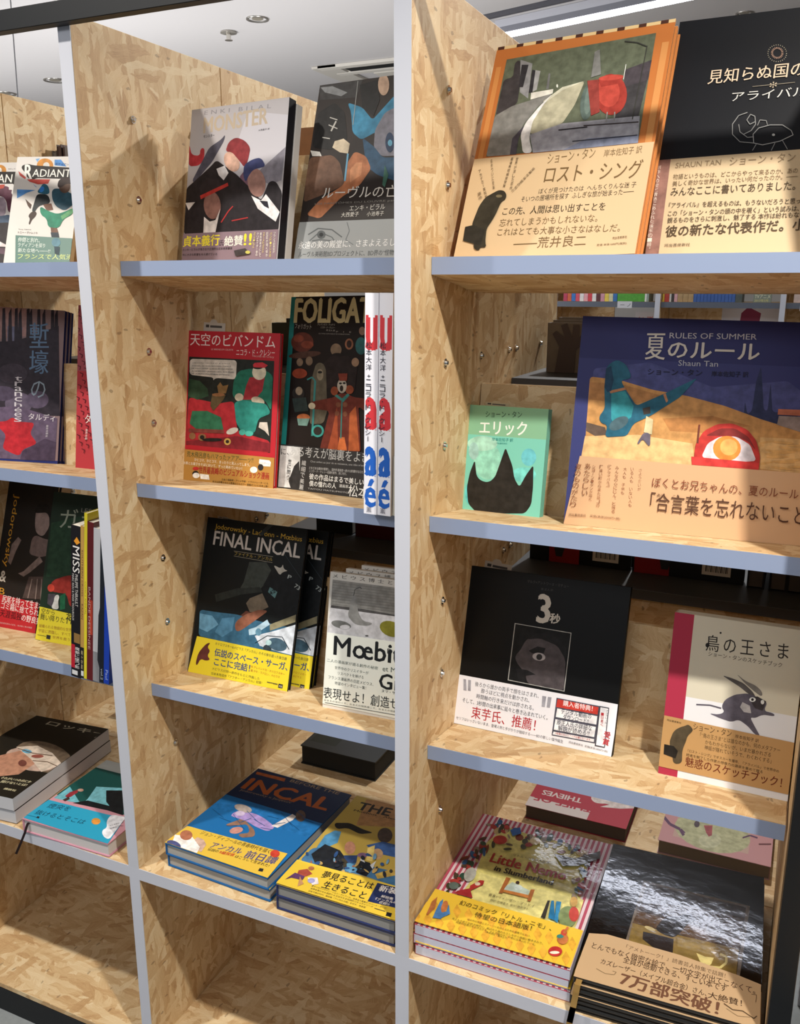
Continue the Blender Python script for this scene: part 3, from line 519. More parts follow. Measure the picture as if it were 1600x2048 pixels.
book('sketchbook_book', 'cream book with crimson cloth spine strip and grey furry animal drawing, kraft band', fr, .009, 'cfc6b0', [('q', 'cfc8b4', [(0, 0), (1, 0), (1, 1), (0, 1)]), ('q', 'a83048', [(0, 0), (.155, 0), (.155, 1), (0, 1)]), ('q', 'dfdfe2', [(.155, 0), (1, 0), (1, .5), (.155, .5)]),
 ('o', L_), ('t', '2a2420', '鳥の王さま', 845, 1110, 1505, 1185, 130, .004, 1.35), ('e', '1e1a18', 860, 1065, 16, 18), ('e', '1e1a18', 965, 967, 8, 8), ('t', '4a3c30', 'ショーン・タンのスケッチブック', 865, 1150, 1455, 1245, 38),
 ('p', '55504e', [(975, 1305), (1060, 1330), (1150, 1370), (1225, 1440), (1250, 1490), (1180, 1450), (1120, 1400)]), ('p', '77726c', [(1090, 1292), (1160, 1350), (1250, 1390), (1300, 1440), (1295, 1480), (1240, 1440), (1160, 1370)]),
 ('p', '5a5560', [(970, 1560), (1000, 1500), (1080, 1460), (1180, 1450), (1260, 1480), (1340, 1520), (1310, 1590), (1390, 1610), (1400, 1635), (1300, 1620), (1240, 1650), (1200, 1640), (1230, 1700), (1285, 1800), (1240, 1780), (1180, 1710), (1110, 1660), (1050, 1680), (960, 1650), (870, 1610), (950, 1620), (1000, 1600)]), ('p', 'b4b0b0', [(1140, 1520), (1200, 1550), (1210, 1610), (1150, 1600), (1120, 1560)]),
 ('l', '5a5560', 12, [(970, 1570), (880, 1545), (770, 1540)]), ('p', '3a3436', [(1190, 1490), (1260, 1475), (1330, 1515), (1300, 1590), (1240, 1570)]), ('e', 'e4e4e0', 1220, 1500, 26, 18), ('e', '1c1818', 1220, 1500, 11, 11), ('e', 'd8d8d4', 1300, 1520, 14, 18)],
 ('b9905c', [(515, 1625), (1555, 1845), (1510, 2260), (500, 2038), (465, 2028)], L_), [('o', L_),
 ('t', '4c3620', 'ショーン・タン', 745, 1740, 1050, 1800, 55), ('t', '4c3620', '岸本佐知子 訳', 1080, 1805, 1270, 1845, 30), ('t', '5c4428', '「“鳥の王さま”とは誰なのかも、何のメタファー', 800, 1800, 1440, 1925, 38), ('t', '5c4428', 'かもわからないが、いまだ暴かれざる', 840, 1855, 1365, 1960, 36), ('t', '5c4428', '神話が隠れていそうで、わくわくする」', 835, 1898, 1370, 2010, 36),
 ('t', '5c4428', '『ロスト・シング』でオスカーを獲得、『アライバル』で世界中の', 700, 1918, 1430, 2085, 24), ('t', '5c4428', '読者を魅了した作家の想像力の源泉を集めて贈る', 690, 1950, 1300, 2090, 24), ('t', '6b2f1c', '魅惑のスケッチブック！', 680, 2030, 1450, 2205, 80, .01), ('t', '3c3020', '河出書房新社', 535, 1668, 650, 1695, 16),
 ('p', '4d4230', [(680, 1710), (710, 1695), (745, 1735), (740, 1755), (700, 1790), (690, 1830), (660, 1900), (655, 2010), (590, 2015), (570, 1900), (555, 1840), (590, 1750), (640, 1720)]), ('p', '1f1b16', [(515, 1855), (590, 1870), (625, 1910), (605, 1970), (510, 1935)])],
 spine='l', coat=.15, copies=3, clabels=['second cream book with crimson spine strip, behind the front copy', 'third cream book with crimson spine strip, behind the second', 'rearmost cream book with crimson spine strip'])
# =================================================================== middle bay, top shelf
fr = fr_lean(0, (384, 220), (579, 194), (365, 512), .19)
mo = book('comic_album', 'silver grey comic album with three dark suited figures, mauve band, middle bay top shelf', fr, .018, '17151a', [('q', 'b9b4b6', [(0, 0), (1, 0), (1, 1), (0, 1)]), ('q', 'c9c6cc', [(.4, .55), (1, .6), (1, .9), (.6, .95)]),
 ('o', (360, 190), 6.1538), ('t', '8e8a8e', 'ENKI BILAL', 300, 245, 1120, 160, 50, 0, 1.6), ('t', 'bfae98', 'MONSTER', 290, 470, 1075, 350, 190, .03), ('t', '3a3638', 'モンスター', 290, 530, 425, 512, 35, .02), ('t', '3a3638', '大西愛子 訳', 965, 448, 1105, 425, 22),
 ('p', '8a8690', [(900, 1000), (1300, 640), (1250, 1050), (1100, 1100)]), ('p', '7c5a6c', [(740, 1000), (820, 900), (870, 1200), (720, 1300)]), ('p', 'b0303a', [(115, 600), (145, 740), (250, 750), (250, 660), (305, 650), (300, 780), (240, 870), (110, 880)]),
 ('p', '4c4a58', [(360, 650), (520, 540), (560, 480), (545, 560), (400, 820), (180, 1080), (150, 1060)]), ('p', '201b20', [(250, 1000), (380, 880), (450, 800), (560, 880), (700, 980), (900, 1180), (1000, 1300), (1100, 1060), (1180, 1060), (1260, 1200), (1210, 1680), (50, 1720), (80, 1150)]),
 ('p', 'e0dcdc', [(450, 910), (550, 870), (600, 960), (540, 1050), (480, 990)]), ('e', 'd0a894', 640, 820, 90, 130, -25), ('p', '8a2f34', [(560, 700), (600, 580), (690, 520), (800, 560), (870, 650), (840, 800), (800, 900), (740, 820), (640, 700)]),
 ('p', 'e4e0e0', [(880, 1240), (1000, 1300), (1060, 1220), (1230, 1440), (1180, 1560), (960, 1400)]), ('e', 'a87f74', 945, 1080, 110, 175, -8), ('p', '39406c', [(780, 1000), (790, 860), (900, 790), (1000, 770), (1060, 880), (900, 920), (840, 1010), (810, 1080)]), ('p', '1c1c28', [(980, 1300), (1080, 1310), (1100, 1400), (1040, 1370)]),
 ('e', '8a6258', 400, 1360, 105, 170, -4), ('p', '2a2226', [(240, 1150), (330, 1020), (480, 1050), (540, 1160), (270, 1210)]), ('p', 'b8342e', [(250, 1240), (590, 1080), (600, 1120), (260, 1285)]), ('p', 'd8d0cc', [(300, 1500), (370, 1560), (440, 1540), (500, 1400), (440, 1690), (290, 1700)]), ('l', 'a83030', 14, [(510, 1570), (600, 1430), (655, 1370)]), ('l', 'a83030', 14, [(640, 1550), (840, 1510)]),
 ('p', 'd8d0cc', [(70, 1330), (190, 1320), (110, 1420)])],
 ('85707a', [(45, 1710), (1215, 1655), (1180, 2080), (10, 2080)], (360, 190), 6.1538), [('o', (360, 190), 6.1538),
 ('t', 'e8d83c', '貞本義行', 45, 1870, 490, 1850, 130, .03), ('t', '2a2428', '氏', 492, 1860, 545, 1856, 70, .01), ('t', 'e8e4d8', '絶賛', 550, 1865, 780, 1850, 125, .02), ('t', 'e8d83c', '!!', 792, 1850, 885, 1845, 140, .03),
 ('t', '2a2428', 'エンキ・ビラルが描き出す圧倒的な近未来叙事詩', 40, 1925, 650, 1905, 32), ('t', '2a2428', '今に大きな影響を与え続けている', 38, 1985, 465, 1975, 30),
 ('v', 'e8e4d8', 'フランスの至宝が', 1160, 1690, 1150, 1950, 26), ('v', 'e0d070', 'バンド・デシネの', 1118, 1690, 1105, 2000, 26), ('v', 'e8e4d8', '巨匠が描く傑作', 1075, 1690, 1065, 2000, 24), ('v', 'e0d070', 'ファーストコミック', 1035, 1695, 1020, 1950, 22), ('v', 'e8e4d8', '最高到達点にして', 998, 1695, 985, 2000, 24), ('v', 'e8e4d8', 'クリエイター達の', 962, 1695, 945, 1990, 24), ('v', 'e0d070', 'エンキ・ビラル', 925, 1695, 905, 1890, 24),
 ('p', '3c3636', [(680, 1920), (820, 1890), (880, 1960), (760, 1980), (700, 1990)]), ('e', 'c8c060', 850, 1940, 30, 20)], spine='r', copies=0)
box('slipcase', (.0, .0185, .0), (fr.w+.0015, .034, fr.H-.004), mat('b8b6b4', .6), mo)
fr = fr_lean(0, (640, 171), (790, 150), (590, 508), .2, w=.235)
book('comic_album', 'dark painted comic album with pale face and orange swirl, silver lower band, beside middle post', fr, .02, '2a2422', [('o', B),
 ('q', '2e2724', [(0, 0), (1, 0), (1, 1), (0, 1)]), ('p', '3c3a3a', [(960, 690), (1300, 640), (1250, 780), (960, 800)]), ('p', '8a8c8e', [(965, 700), (1060, 690), (1180, 740), (1130, 770), (1000, 740)]),
 ('p', '3a80a0', [(1180, 820), (1300, 860), (1380, 960), (1560, 760), (1560, 1000), (1400, 1060), (1290, 1120), (1220, 1060), (1210, 900)]), ('p', '7e7c86', [(1400, 1040), (1480, 900), (1560, 860), (1700, 900), (1700, 1240), (1450, 1250), (1390, 1180)]),
 ('p', '30526e', [(1300, 1100), (1400, 1180), (1460, 1260), (1600, 1260), (1600, 1460), (1420, 1400), (1330, 1330)]), ('p', '6a4c3a', [(880, 1260), (1060, 1240), (1120, 1300), (1160, 1480), (980, 1560), (830, 1620), (850, 1400)]),
 ('p', 'b0704a', [(1240, 1210), (1330, 1250), (1370, 1350), (1280, 1480), (1130, 1580), (960, 1750), (850, 1720), (960, 1600), (1150, 1480), (1180, 1300)]), ('p', 'c98a60', [(1250, 1300), (1300, 1300), (1290, 1400), (1200, 1460), (1200, 1360)]),
 ('p', '1a1818', [(950, 900), (1080, 820), (1160, 900), (1180, 1120), (1060, 1200), (900, 1180), (920, 1020)]), ('l', 'b8b4ac', 8, [(1040, 940), (1100, 960)]), ('l', 'b8b4ac', 8, [(1030, 1000), (1100, 1030)]), ('l', 'b8b4ac', 8, [(980, 1100), (1040, 1110)]), ('l', 'b8b4ac', 12, [(1090, 970), (1050, 1050)]),
 ('p', 'c4b49a', [(1080, 1130), (1150, 1110), (1200, 1150), (1185, 1230), (1120, 1220), (1060, 1180)]), ('p', 'd8d4cc', [(885, 1205), (960, 1215), (975, 1250), (900, 1250)]), ('e', 'b89a84', 1470, 680, 45, 85), ('p', '1c1a1a', [(1280, 680), (1420, 640), (1440, 800), (1390, 930), (1300, 860)]),
 ('l', '9fa09c', 5, [(1265, 650), (1225, 1000)]), ('l', '6fa4c0', 14, [(1185, 1230), (1160, 1450)]), ('e', '2a3c58', 1520, 1140, 35, 80), ('e', '6cb0cc', 1522, 1145, 18, 26), ('p', '3f6a5a', [(1480, 1320), (1510, 1400), (1480, 1500), (1460, 1480)]),
 ('t', 'e4e0d8', 'ルーヴルの亡霊', 975, 1590, 1680, 1575, 95, .01), ('t', '8a8680', 'LES FANTÔMES DU LOUVRE par ENKI', 920, 1645, 1680, 1610, 22), ('t', 'd8d4cc', 'エンキ・ビラル', 1195, 1690, 1480, 1675, 45, .01), ('t', 'd8d4cc', '大西愛子', 1130, 1740, 1270, 1732, 38), ('t', 'd8d4cc', '小池寿子', 1335, 1732, 1470, 1726, 38)],
 ('8d9192', [(800, 1780), (1750, 1745), (1750, 2300), (700, 2300)], B), [('o', B),
 ('l', '5c6062', 10, [(870, 1880), (950, 1830), (1060, 1840), (1140, 1900)]), ('l', '5c6062', 8, [(880, 1930), (960, 1860), (1060, 1900), (1080, 1930), (960, 1920), (900, 1930)]), ('e', '5a5e60', 975, 1880, 34, 34), ('e', '2c2e30', 975, 1880, 16, 16), ('l', '63676a', 5, [(1180, 1780), (1200, 1850), (1170, 1920), (1230, 1960)]),
 ('t', 'e8e8e8', '永遠の美の殿堂に、さまよえるし', 790, 1995, 1560, 1970, 60, .01), ('t', '565a5c', 'ルーヴル美術館BDプロジェクトに、BD界の“怪物', 790, 2060, 1550, 2045, 45)])
# =================================================================== middle bay, second shelf
fr = fr_stand(1, (366, 959), (547, 977), (376, 661))
book('comic_album', 'bright red comic album showing a plump seated figure in green, left on second shelf', fr, .012, 'b32128', [('q', 'b42530', [(0, 0), (1, 0), (1, 1), (0, 1)]), ('o', F_),
 ('t', 'ecdcd8', '天空のビバンドム', -78, 715, 600, 740, 100, .012), ('t', 'e0b8b4', 'LE BIBENDUM CELESTE', 90, 752, 265, 758, 13), ('t', 'ecdcd8', 'ニコラ・ド・クレシー', 290, 795, 598, 800, 50), ('t', 'd8a8a4', 'Nicolas de Crécy', 420, 812, 592, 822, 22),
 ('p', '1f2420', [(-85, 805), (595, 840), (560, 1575), (-112, 1510)]), ('p', 'a82830', [(-90, 1130), (150, 1180), (270, 1160), (300, 1400), (560, 1480), (558, 1575), (-112, 1510)]), ('p', '7a2028', [(-110, 1480), (300, 1440), (560, 1500), (558, 1570), (-112, 1508)]),
 ('p', '2e4a34', [(-85, 980), (0, 1000), (60, 1060), (70, 1120), (-20, 1150), (-95, 1120)]), ('p', 'd8d0c4', [(-80, 822), (296, 834), (288, 988), (125, 975), (105, 1000), (110, 972), (-82, 950)]),
 ('t', '3a3430', 'J’AI DONC DÉCIDÉ ET JE SUIS LE', -60, 862, 240, 868, 13, .01), ('t', '3a3430', 'CONSEIL DE MON NOUVEAU FIANCÉ', -62, 884, 248, 890, 13, .01), ('t', '3a3430', 'DE VOUS OFFRIR QUELQUES VACANCES', -65, 906, 262, 914, 13, .01), ('t', '3a3430', 'AU BORD DES GRANDS LACS, AUX FRAIS', -66, 928, 270, 938, 13, .01), ('t', '3a3430', 'DE LA MUNICIPALITÉ BIEN ENTENDU.', -66, 945, 240, 958, 13, .01),
 ('p', '1e6e58', [(310, 920), (400, 900), (540, 920), (585, 960), (570, 1240), (520, 1150), (330, 1180), (260, 1120), (270, 1000)]), ('p', 'a02c34', [(400, 970), (520, 970), (500, 1080), (440, 1150), (345, 1150), (370, 1040)]),
 ('e', 'd8d0b8', 475, 930, 56, 62), ('e', '1a1a18', 465, 892, 40, 14), ('p', 'c0303a', [(425, 870), (440, 855), (500, 850), (545, 875), (520, 895), (430, 890)]), ('e', 'c8bca4', 315, 1130, 35, 32), ('e', 'c8bca4', 465, 1160, 55, 32, 20),
 ('p', '2a8478', [(275, 1170), (350, 1150), (430, 1170), (530, 1180), (570, 1260), (470, 1300), (440, 1420), (330, 1400), (290, 1330)]), ('e', '48a898', 340, 1410, 26, 24), ('e', '48a898', 395, 1420, 34, 22), ('e', 'c9c0b4', 260, 1400, 50, 24, -20), ('p', 'c9c0b4', [(480, 1330), (540, 1330), (555, 1440), (520, 1400), (470, 1370)]),
 ('p', '5a4a30', [(100, 1100), (210, 1110), (190, 1150), (110, 1240), (85, 1200)]), ('p', '8a6a40', [(140, 1040), (165, 1010), (185, 1040), (230, 1030), (210, 1100), (150, 1100)]), ('e', '9a6a44', 150, 1110, 50, 14), ('p', '2e6a4c', [(-60, 1240), (60, 1240), (170, 1290), (190, 1390), (-10, 1400), (-80, 1340)]), ('p', '7a3c34', [(-85, 1380), (190, 1390), (200, 1420), (-88, 1410)]),
 ('e', '8a6040', 20, 1450, 32, 30), ('e', '1c1c1a', 20, 1450, 18, 17), ('e', 'c09a50', 222, 1485, 28, 28), ('e', '2a1c1a', 222, 1485, 14, 14), ('e', '8a6040', -58, 1440, 26, 28), ('e', '1c1c1a', 100, 1470, 80, 14)],
 ('b0813c', [(-118, 1545), (600, 1615), (588, 1862), (-136, 1790)], F_), [('o', F_),
 ('t', '2f4a2c', '荒木飛呂彦もハマったァアア――ッ!!', -100, 1605, 430, 1655, 45, .01), ('t', 'efe8d8', 'ひとコマ、ひとコマ、まったりと見入ってしまう。', -40, 1640, 405, 1685, 24, .01), ('t', 'efe8d8', 'お茶とお菓子をそばにおいて、ずっと眺めていたい！', -128, 1665, 340, 1712, 24, .01),
 ('t', '9c3026', '世界最高峰のビジュアルショック漫画', -5, 1735, 555, 1790, 55, .02), ('t', '3c2c18', '日本の漫画家・アニメ作家・イラストレーターにも', 180, 1795, 550, 1828, 17, .01), ('t', '3c2c18', '多大な影響を与えた驚異のフルカラー漫画がついに日本上陸！', 105, 1812, 550, 1852, 17, .01),
 ('p', 'f0ece4', [(480, 1625), (560, 1635), (572, 1650), (568, 1685), (500, 1680), (476, 1655)]), ('p', 'f0ece4', [(5, 1742), (75, 1750), (82, 1790), (10, 1782)]), ('e', '2a2626', 490, 1690, 22, 26), ('e', 'efeae4', 435, 1710, 30, 25), ('e', '2a2420', -30, 1740, 26, 22), ('e', 'efeae4', -25, 1755, 28, 22), ('e', 'b8302c', -28, 1700, 26, 14), ('t', 'b8302c', 'ピッターン', 488, 1660, 560, 1668, 14)], pages=mat('9aa8a2', .8), coverback='2a8c84')
fr = fr_stand(1, (556, 975), (725, 997), (583, 594), w=.235)
book('comic_album', 'tall black comic album with teal spine strip and a crowd of puppet like performers', fr, .012, '1c1714', [('q', '1d1613', [(0, 0), (1, 0), (1, 1), (0, 1)]), ('q', '1f7874', [(0, 0), (.05, 0), (.045, 1), (0, 1)]), ('o', F_),
 ('t', 'd3c594', 'FOLIGATTO', 755, 532, 1600, 532, 190, .035), ('t', 'b8b0a4', 'フォリガット', 758, 580, 890, 588, 42), ('t', 'b8b0a4', 'アレクシオス・チョヤス', 940, 556, 1080, 558, 16, .01), ('t', 'b8b0a4', 'ニコラ・ド・クレシー', 965, 578, 1080, 582, 16, .01), ('t', 'b8b0a4', '原 正人 訳', 1010, 600, 1080, 604, 14), ('t', '9a9288', 'P    I    E', 1090, 612, 1210, 615, 12), ('t', '9a9288', 'LES TITRES DISPONIBLES PIE INTERNATIONAL', 950, 625, 1200, 632, 9),
 ('e', '5c2c20', 820, 690, 90, 80), ('e', '7a3a28', 790, 660, 40, 30), ('e', '7a3a28', 860, 710, 50, 30), ('e', '4a3026', 840, 790, 130, 26, -6), ('e', '7a6450', 800, 850, 26, 32), ('e', '7a6450', 875, 840, 28, 36), ('e', '806a54', 1090, 750, 44, 50), ('e', '1a1412', 1100, 790, 40, 14), ('e', '8a5a40', 1195, 705, 34, 45), ('e', '2a1a16', 1195, 705, 20, 30),
 ('p', '241a18', [(950, 900), (1050, 800), (1190, 800), (1260, 900), (1240, 1080), (960, 1050)]), ('p', '5e5646', [(930, 860), (980, 850), (1010, 900), (1020, 1240), (990, 1340), (880, 1350), (890, 1000)]), ('e', '8a7e68', 962, 950, 26, 46), ('e', '1c1a18', 962, 930, 18, 10), ('e', '2a5c5c', 1290, 720, 45, 70), ('e', '8a6a58', 1300, 600, 26, 34), ('e', '94755c', 1245, 850, 30, 36),
 ('e', '8a3a22', 800, 940, 60, 40), ('e', '2c2826', 790, 1100, 50, 50), ('e', '9a8a74', 795, 1080, 28, 34), ('p', '2c3a38', [(740, 1140), (850, 1130), (870, 1240), (760, 1250)]), ('e', 'b0643a', 830, 1290, 52, 28), ('p', '6a8a80', [(780, 1300), (880, 1300), (860, 1360), (790, 1355)]),
 ('l', '3c8480', 16, [(925, 1000), (900, 1440)]), ('l', '3c8480', 12, [(860, 990), (900, 970), (925, 1000)]), ('e', '3f9a90', 945, 1400, 50, 50), ('e', '2a2622', 945, 1400, 34, 34),
 ('p', '6a2c20', [(880, 1170), (1080, 1130), (1110, 1100), (1180, 1100), (1230, 1130), (1330, 1140), (1330, 1250), (1270, 1200), (1290, 1570), (960, 1550), (1040, 1240), (890, 1220)]), ('p', 'a04c2c', [(1060, 1400), (1100, 1200), (1110, 1560), (1020, 1560)]), ('p', 'b05a30', [(1200, 1260), (1250, 1200), (1280, 1560), (1190, 1560)]), ('p', 'c86a38', [(1120, 1450), (1160, 1450), (1180, 1560), (1100, 1560)]),
 ('p', '3a7c74', [(1090, 1100), (1140, 1140), (1190, 1095), (1200, 1115), (1150, 1170), (1080, 1120)]), ('l', '3a7c74', 10, [(1140, 1150), (1130, 1460)]), ('e', '7a4a34', 1110, 1190, 20, 20), ('e', '7a4a34', 1165, 1190, 20, 20), ('e', '7a4a34', 1100, 1260, 18, 20), ('e', '7a4a34', 1165, 1265, 18, 20),
 ('e', '8a4428', 1080, 1080, 30, 36), ('e', '8a4428', 1200, 1070, 34, 36), ('e', 'b4aa9a', 1140, 1040, 38, 58), ('e', '2a201c', 1137, 1060, 14, 24), ('e', '20201e', 1128, 1020, 12, 8), ('e', '20201e', 1158, 1018, 12, 8), ('p', '7a3424', [(1110, 940), (1185, 940), (1180, 1000), (1120, 1000)]), ('e', 'c8bca0', 900, 1200, 28, 26)],
 ('2b2a2a', [(650, 1505), (1500, 1590), (1500, 2040), (600, 1860)], F_), [('o', F_), ('p', 'c8c8c6', [(652, 1515), (810, 1530), (800, 1860), (630, 1845)]), ('p', '2b2a2a', [(760, 1680), (800, 1640), (812, 1880), (740, 1880), (715, 1800)]),
 ('t', '2b2a2a', 'に、', 655, 1590, 715, 1592, 50, .01), ('t', 'b8b8b6', 'ある考えが脳裏をよぎる', 728, 1600, 1420, 1665, 85), ('t', 'a8a8a6', 'Chez enfant au jour de sa naissance, une idée m’est', 890, 1655, 1320, 1690, 20), ('t', 'c0c0be', 'さまざまな媒体を駆使し、国内外漫画家へ絶大な影響を与えた', 880, 1705, 1310, 1740, 22), ('t', 'c0c0be', 'ニコラ・ド・クレシー初期代表作、遂に刊行。', 880, 1730, 1180, 1755, 22),
 ('t', 'e4e4e0', '彼の作品はまるで美しいダンス', 880, 1785, 1440, 1850, 48, .02), ('t', 'e4e4e0', '僕の憧れの人', 880, 1840, 1095, 1862, 45, .02), ('t', 'e4e4e0', '漫画家・', 1120, 1850, 1210, 1860, 26), ('t', 'e4e4e0', '松本大洋', 1190, 1920, 1520, 1970, 95, .015), ('t', 'c0c0be', 'TAIYOU MATSUMOTO', 870, 1865, 1195, 1900, 12), ('v', 'c8c8c6', '繊細で美麗', 825, 1630, 800, 1870, 34), ('v', '2b2a2a', '世に問う', 715, 1620, 700, 1790, 26)], spine='r')
# =================================================================== middle bay, third shelf
fr = fr_stand(2, (377, 1343), (575, 1383), (416, 1034))
def fstep(f, dx, dy, dz=0):
    return lambda c: (dx*c, dy*c, dz*c)
book('comic_album', 'large black comic album with blue machinery art and yellow band, front copy of the pair', fr, .011, '0d1012', [('q', '0e1315', [(0, 0), (1, 0), (1, 1), (0, 1)]), ('o', J),
 ('t', 'c9a53a', 'Jodorowsky - Ladrönn - Mœbius', 118, 145, 812, 250, 52, .012), ('t', 'cac2ba', 'FINAL INCAL', 105, 260, 795, 370, 112, .018), ('l', 'a8a08c', 3, [(272, 312), (585, 358)]), ('l', 'a8a08c', 3, [(272, 352), (580, 405)]), ('t', 'b8a050', 'ファイナル・アンカル', 275, 345, 580, 395, 28),
 ('p', '3c423e', [(395, 400), (530, 400), (590, 500), (480, 620), (300, 650), (350, 560)]), ('p', '2a302e', [(120, 660), (300, 610), (480, 600), (500, 640), (330, 660), (130, 720)]), ('p', '0a0f13', [(590, 430), (720, 480), (830, 560), (780, 800), (640, 870), (560, 780), (500, 600)]),
 ('p', 'b8b4aa', [(585, 420), (650, 455), (665, 410), (670, 460), (710, 470), (660, 480), (640, 510)]), ('t', 'a8b0ae', 'P', 700, 530, 728, 540, 30, .02), ('t', 'a8b0ae', '73', 752, 600, 790, 628, 32, .02), ('p', '5a8084', [(560, 600), (620, 640), (600, 690), (545, 640)]), ('t', '10161c', '42', 565, 670, 608, 640, 30, .02),
 ('p', '7a6e5e', [(370, 730), (400, 690), (500, 650), (550, 760), (470, 800), (400, 800)]), ('p', '5a3428', [(300, 850), (370, 790), (400, 800), (380, 830), (310, 870)]),
 ('p', '33607c', [(0, 780), (130, 800), (300, 820), (460, 870), (700, 920), (790, 940), (750, 1150), (400, 1090), (-10, 990)]), ('p', '5f90ae', [(0, 810), (100, 830), (150, 900), (60, 960), (-5, 930)]), ('p', '4a7c9c', [(180, 850), (280, 840), (260, 950), (180, 1000), (120, 960)]),
 ('p', '8a5844', [(285, 880), (360, 820), (480, 780), (550, 790), (440, 870), (340, 940), (300, 960), (280, 930)]), ('p', 'a8c4d4', [(390, 940), (450, 920), (540, 860), (560, 900), (440, 980), (395, 985)]), ('p', '8a8468', [(560, 900), (770, 820), (765, 880), (560, 950)]), ('p', 'c8d0da', [(440, 990), (600, 950), (770, 900), (755, 1150), (640, 1120), (480, 1070)]),
 ('e', '2c3840', 540, 1090, 34, 30), ('e', '3f5a6c', 620, 1060, 80, 50, 20), ('e', 'a8c8cc', 550, 1045, 24, 22), ('e', '5c88a0', 470, 960, 24, 30), ('l', '1a2a34', 6, [(440, 1050), (540, 990), (660, 1000), (715, 1100)]), ('l', '3a444a', 3, [(680, 340), (830, 560)]), ('p', '2c3234', [(560, 90), (600, 95), (500, 190), (470, 180)])],
 ('dcc92c', [(-20, 992), (778, 1158), (700, 1440), (-95, 1276)], J), [('o', J),
 ('t', '2e3038', 'ホドロフスキー&メビウス『アンカル』のその後を語った後日譚', 125, 1062, 695, 1188, 24, .01), ('t', '3a4a78', '伝説のスペース・サーガ、', 118, 1150, 700, 1270, 62, .025), ('t', '3a4a78', 'ここに完結！', 115, 1225, 400, 1280, 62, .025),
 ('t', '5c5a30', 'メビウスが同一原作をもとに作画した', 100, 1260, 480, 1345, 22), ('t', '5c5a30', '日本未完成作『アフター・アンカル』収録！', 95, 1300, 500, 1378, 22), ('t', 'b06830', '作 アレハンドロ・ホドロフスキー', 410, 1245, 680, 1308, 20), ('t', 'b06830', '画 ホセ・ラドロン、メビウス', 410, 1275, 640, 1330, 20),
 ('p', '23242a', [(634, 1372), (668, 1380), (662, 1412), (628, 1404)]), ('t', 'c8c0b0', 'PIE', 636, 1400, 660, 1406, 16, .01), ('t', '23242a', 'ShoPro Books', 540, 1366, 625, 1385, 10), ('l', '3a3a3c', 4, [(540, 1358), (625, 1376)]),
 ('p', '5a2c28', [(-10, 1130), (30, 1080), (60, 1050), (92, 1045), (60, 1080), (90, 1110), (60, 1150), (90, 1180), (50, 1190), (10, 1170), (-20, 1230), (-30, 1210)])], spine='l', pages=mat('8f8a82', .8), copies=2,
 step=lambda c: (.027*(c > 0)+.0*c, [.0, .034, .048][c], 0), clabels=['second copy of the large black comic album, set back to the right', 'third copy of the black comic album, just behind the second'])
fr = fr_stand(2, (645, 1414), (790, 1441), (661, 1143), w=.17)
book('interview_book', 'white paperback with pen drawing of an old man on a shore, bold lettered lower half', fr, .012, 'd9d9d4', [('q', 'd5d2cb', [(0, 0), (1, 0), (1, 1), (0, 1)]), ('o', J),
 ('t', '3a3634', 'メビウス博士とジ', 1062, 525, 1620, 592, 32, .01, 1.7), ('p', '8f8e8a', [(1062, 540), (1600, 610), (1600, 840), (1045, 745)]), ('p', 'c4c4c8', [(1045, 745), (1600, 840), (1600, 1060), (1020, 965)]), ('p', '4c4a4a', [(1050, 745), (1300, 775), (1600, 830), (1600, 840), (1045, 765)])] +
 [('l', '74736f', 3, [(1060, 560+i*22), (1580, 625+i*22)]) for i in range(9)] + [
 ('p', '8a8a88', [(1215, 680), (1245, 660), (1260, 720), (1265, 800), (1300, 870), (1390, 890), (1340, 910), (1240, 900), (1180, 830), (1200, 760)]), ('l', '3c3a3a', 4, [(1230, 670), (1240, 620), (1280, 600), (1295, 615)]), ('e', '6d6e6c', 1130, 900, 80, 30, 12), ('e', 'c8c8cc', 1160, 920, 40, 18), ('e', '7a7626', 1530, 935, 95, 60, 20), ('e', '3c3c3c', 1335, 990, 14, 5)],
 ('e4e8e0', [(1018, 962), (1650, 1050), (1620, 1660), (980, 1530)], J), [('o', J),
 ('t', '1c1f22', 'Mœbius', 1072, 1140, 1720, 1235, 150, .02), ('t', '55605c', '二人の漫画家が語る創作の秘密', 1018, 1195, 1425, 1262, 26, .01), ('t', '5a605c', '世界中のクリエイターが', 1080, 1255, 1350, 1300, 26), ('t', '5a605c', 'リスペクトを捧げる', 1105, 1300, 1310, 1335, 26), ('t', '5a605c', 'フランス漫画界の巨匠メビウス、', 1030, 1330, 1390, 1392, 26), ('t', '5a605c', '待望のインタビュー集！', 1080, 1378, 1330, 1420, 26),
 ('t', '1c1f22', 'Gir', 1435, 1408, 1650, 1440, 120, .02), ('t', '1c1f22', 'Docteur', 1500, 1130, 1720, 1165, 40), ('t', '55605c', 'et Mister', 1462, 1270, 1680, 1300, 40), ('t', '2c3030', 'ヌマ・サドゥール', 1455, 1440, 1680, 1480, 24), ('t', '24292b', '表現せよ！創造せよ！', 990, 1485, 1700, 1600, 90), ('t', '6c726e', 'おまえの宝石こそ、おまえの現実感こそ、おまえの発動感こそ', 995, 1508, 1640, 1615, 15), ('l', '2c3030', 4, [(1003, 1522), (1600, 1628)])], soft=True, coat=.2,
 copies=2, step=lambda c: (.022*c, .0125*c+.004*c, .006*c), clabels=['second copy of the white paperback with pen drawing, behind the front one', 'rearmost copy of the white paperback with pen drawing'])
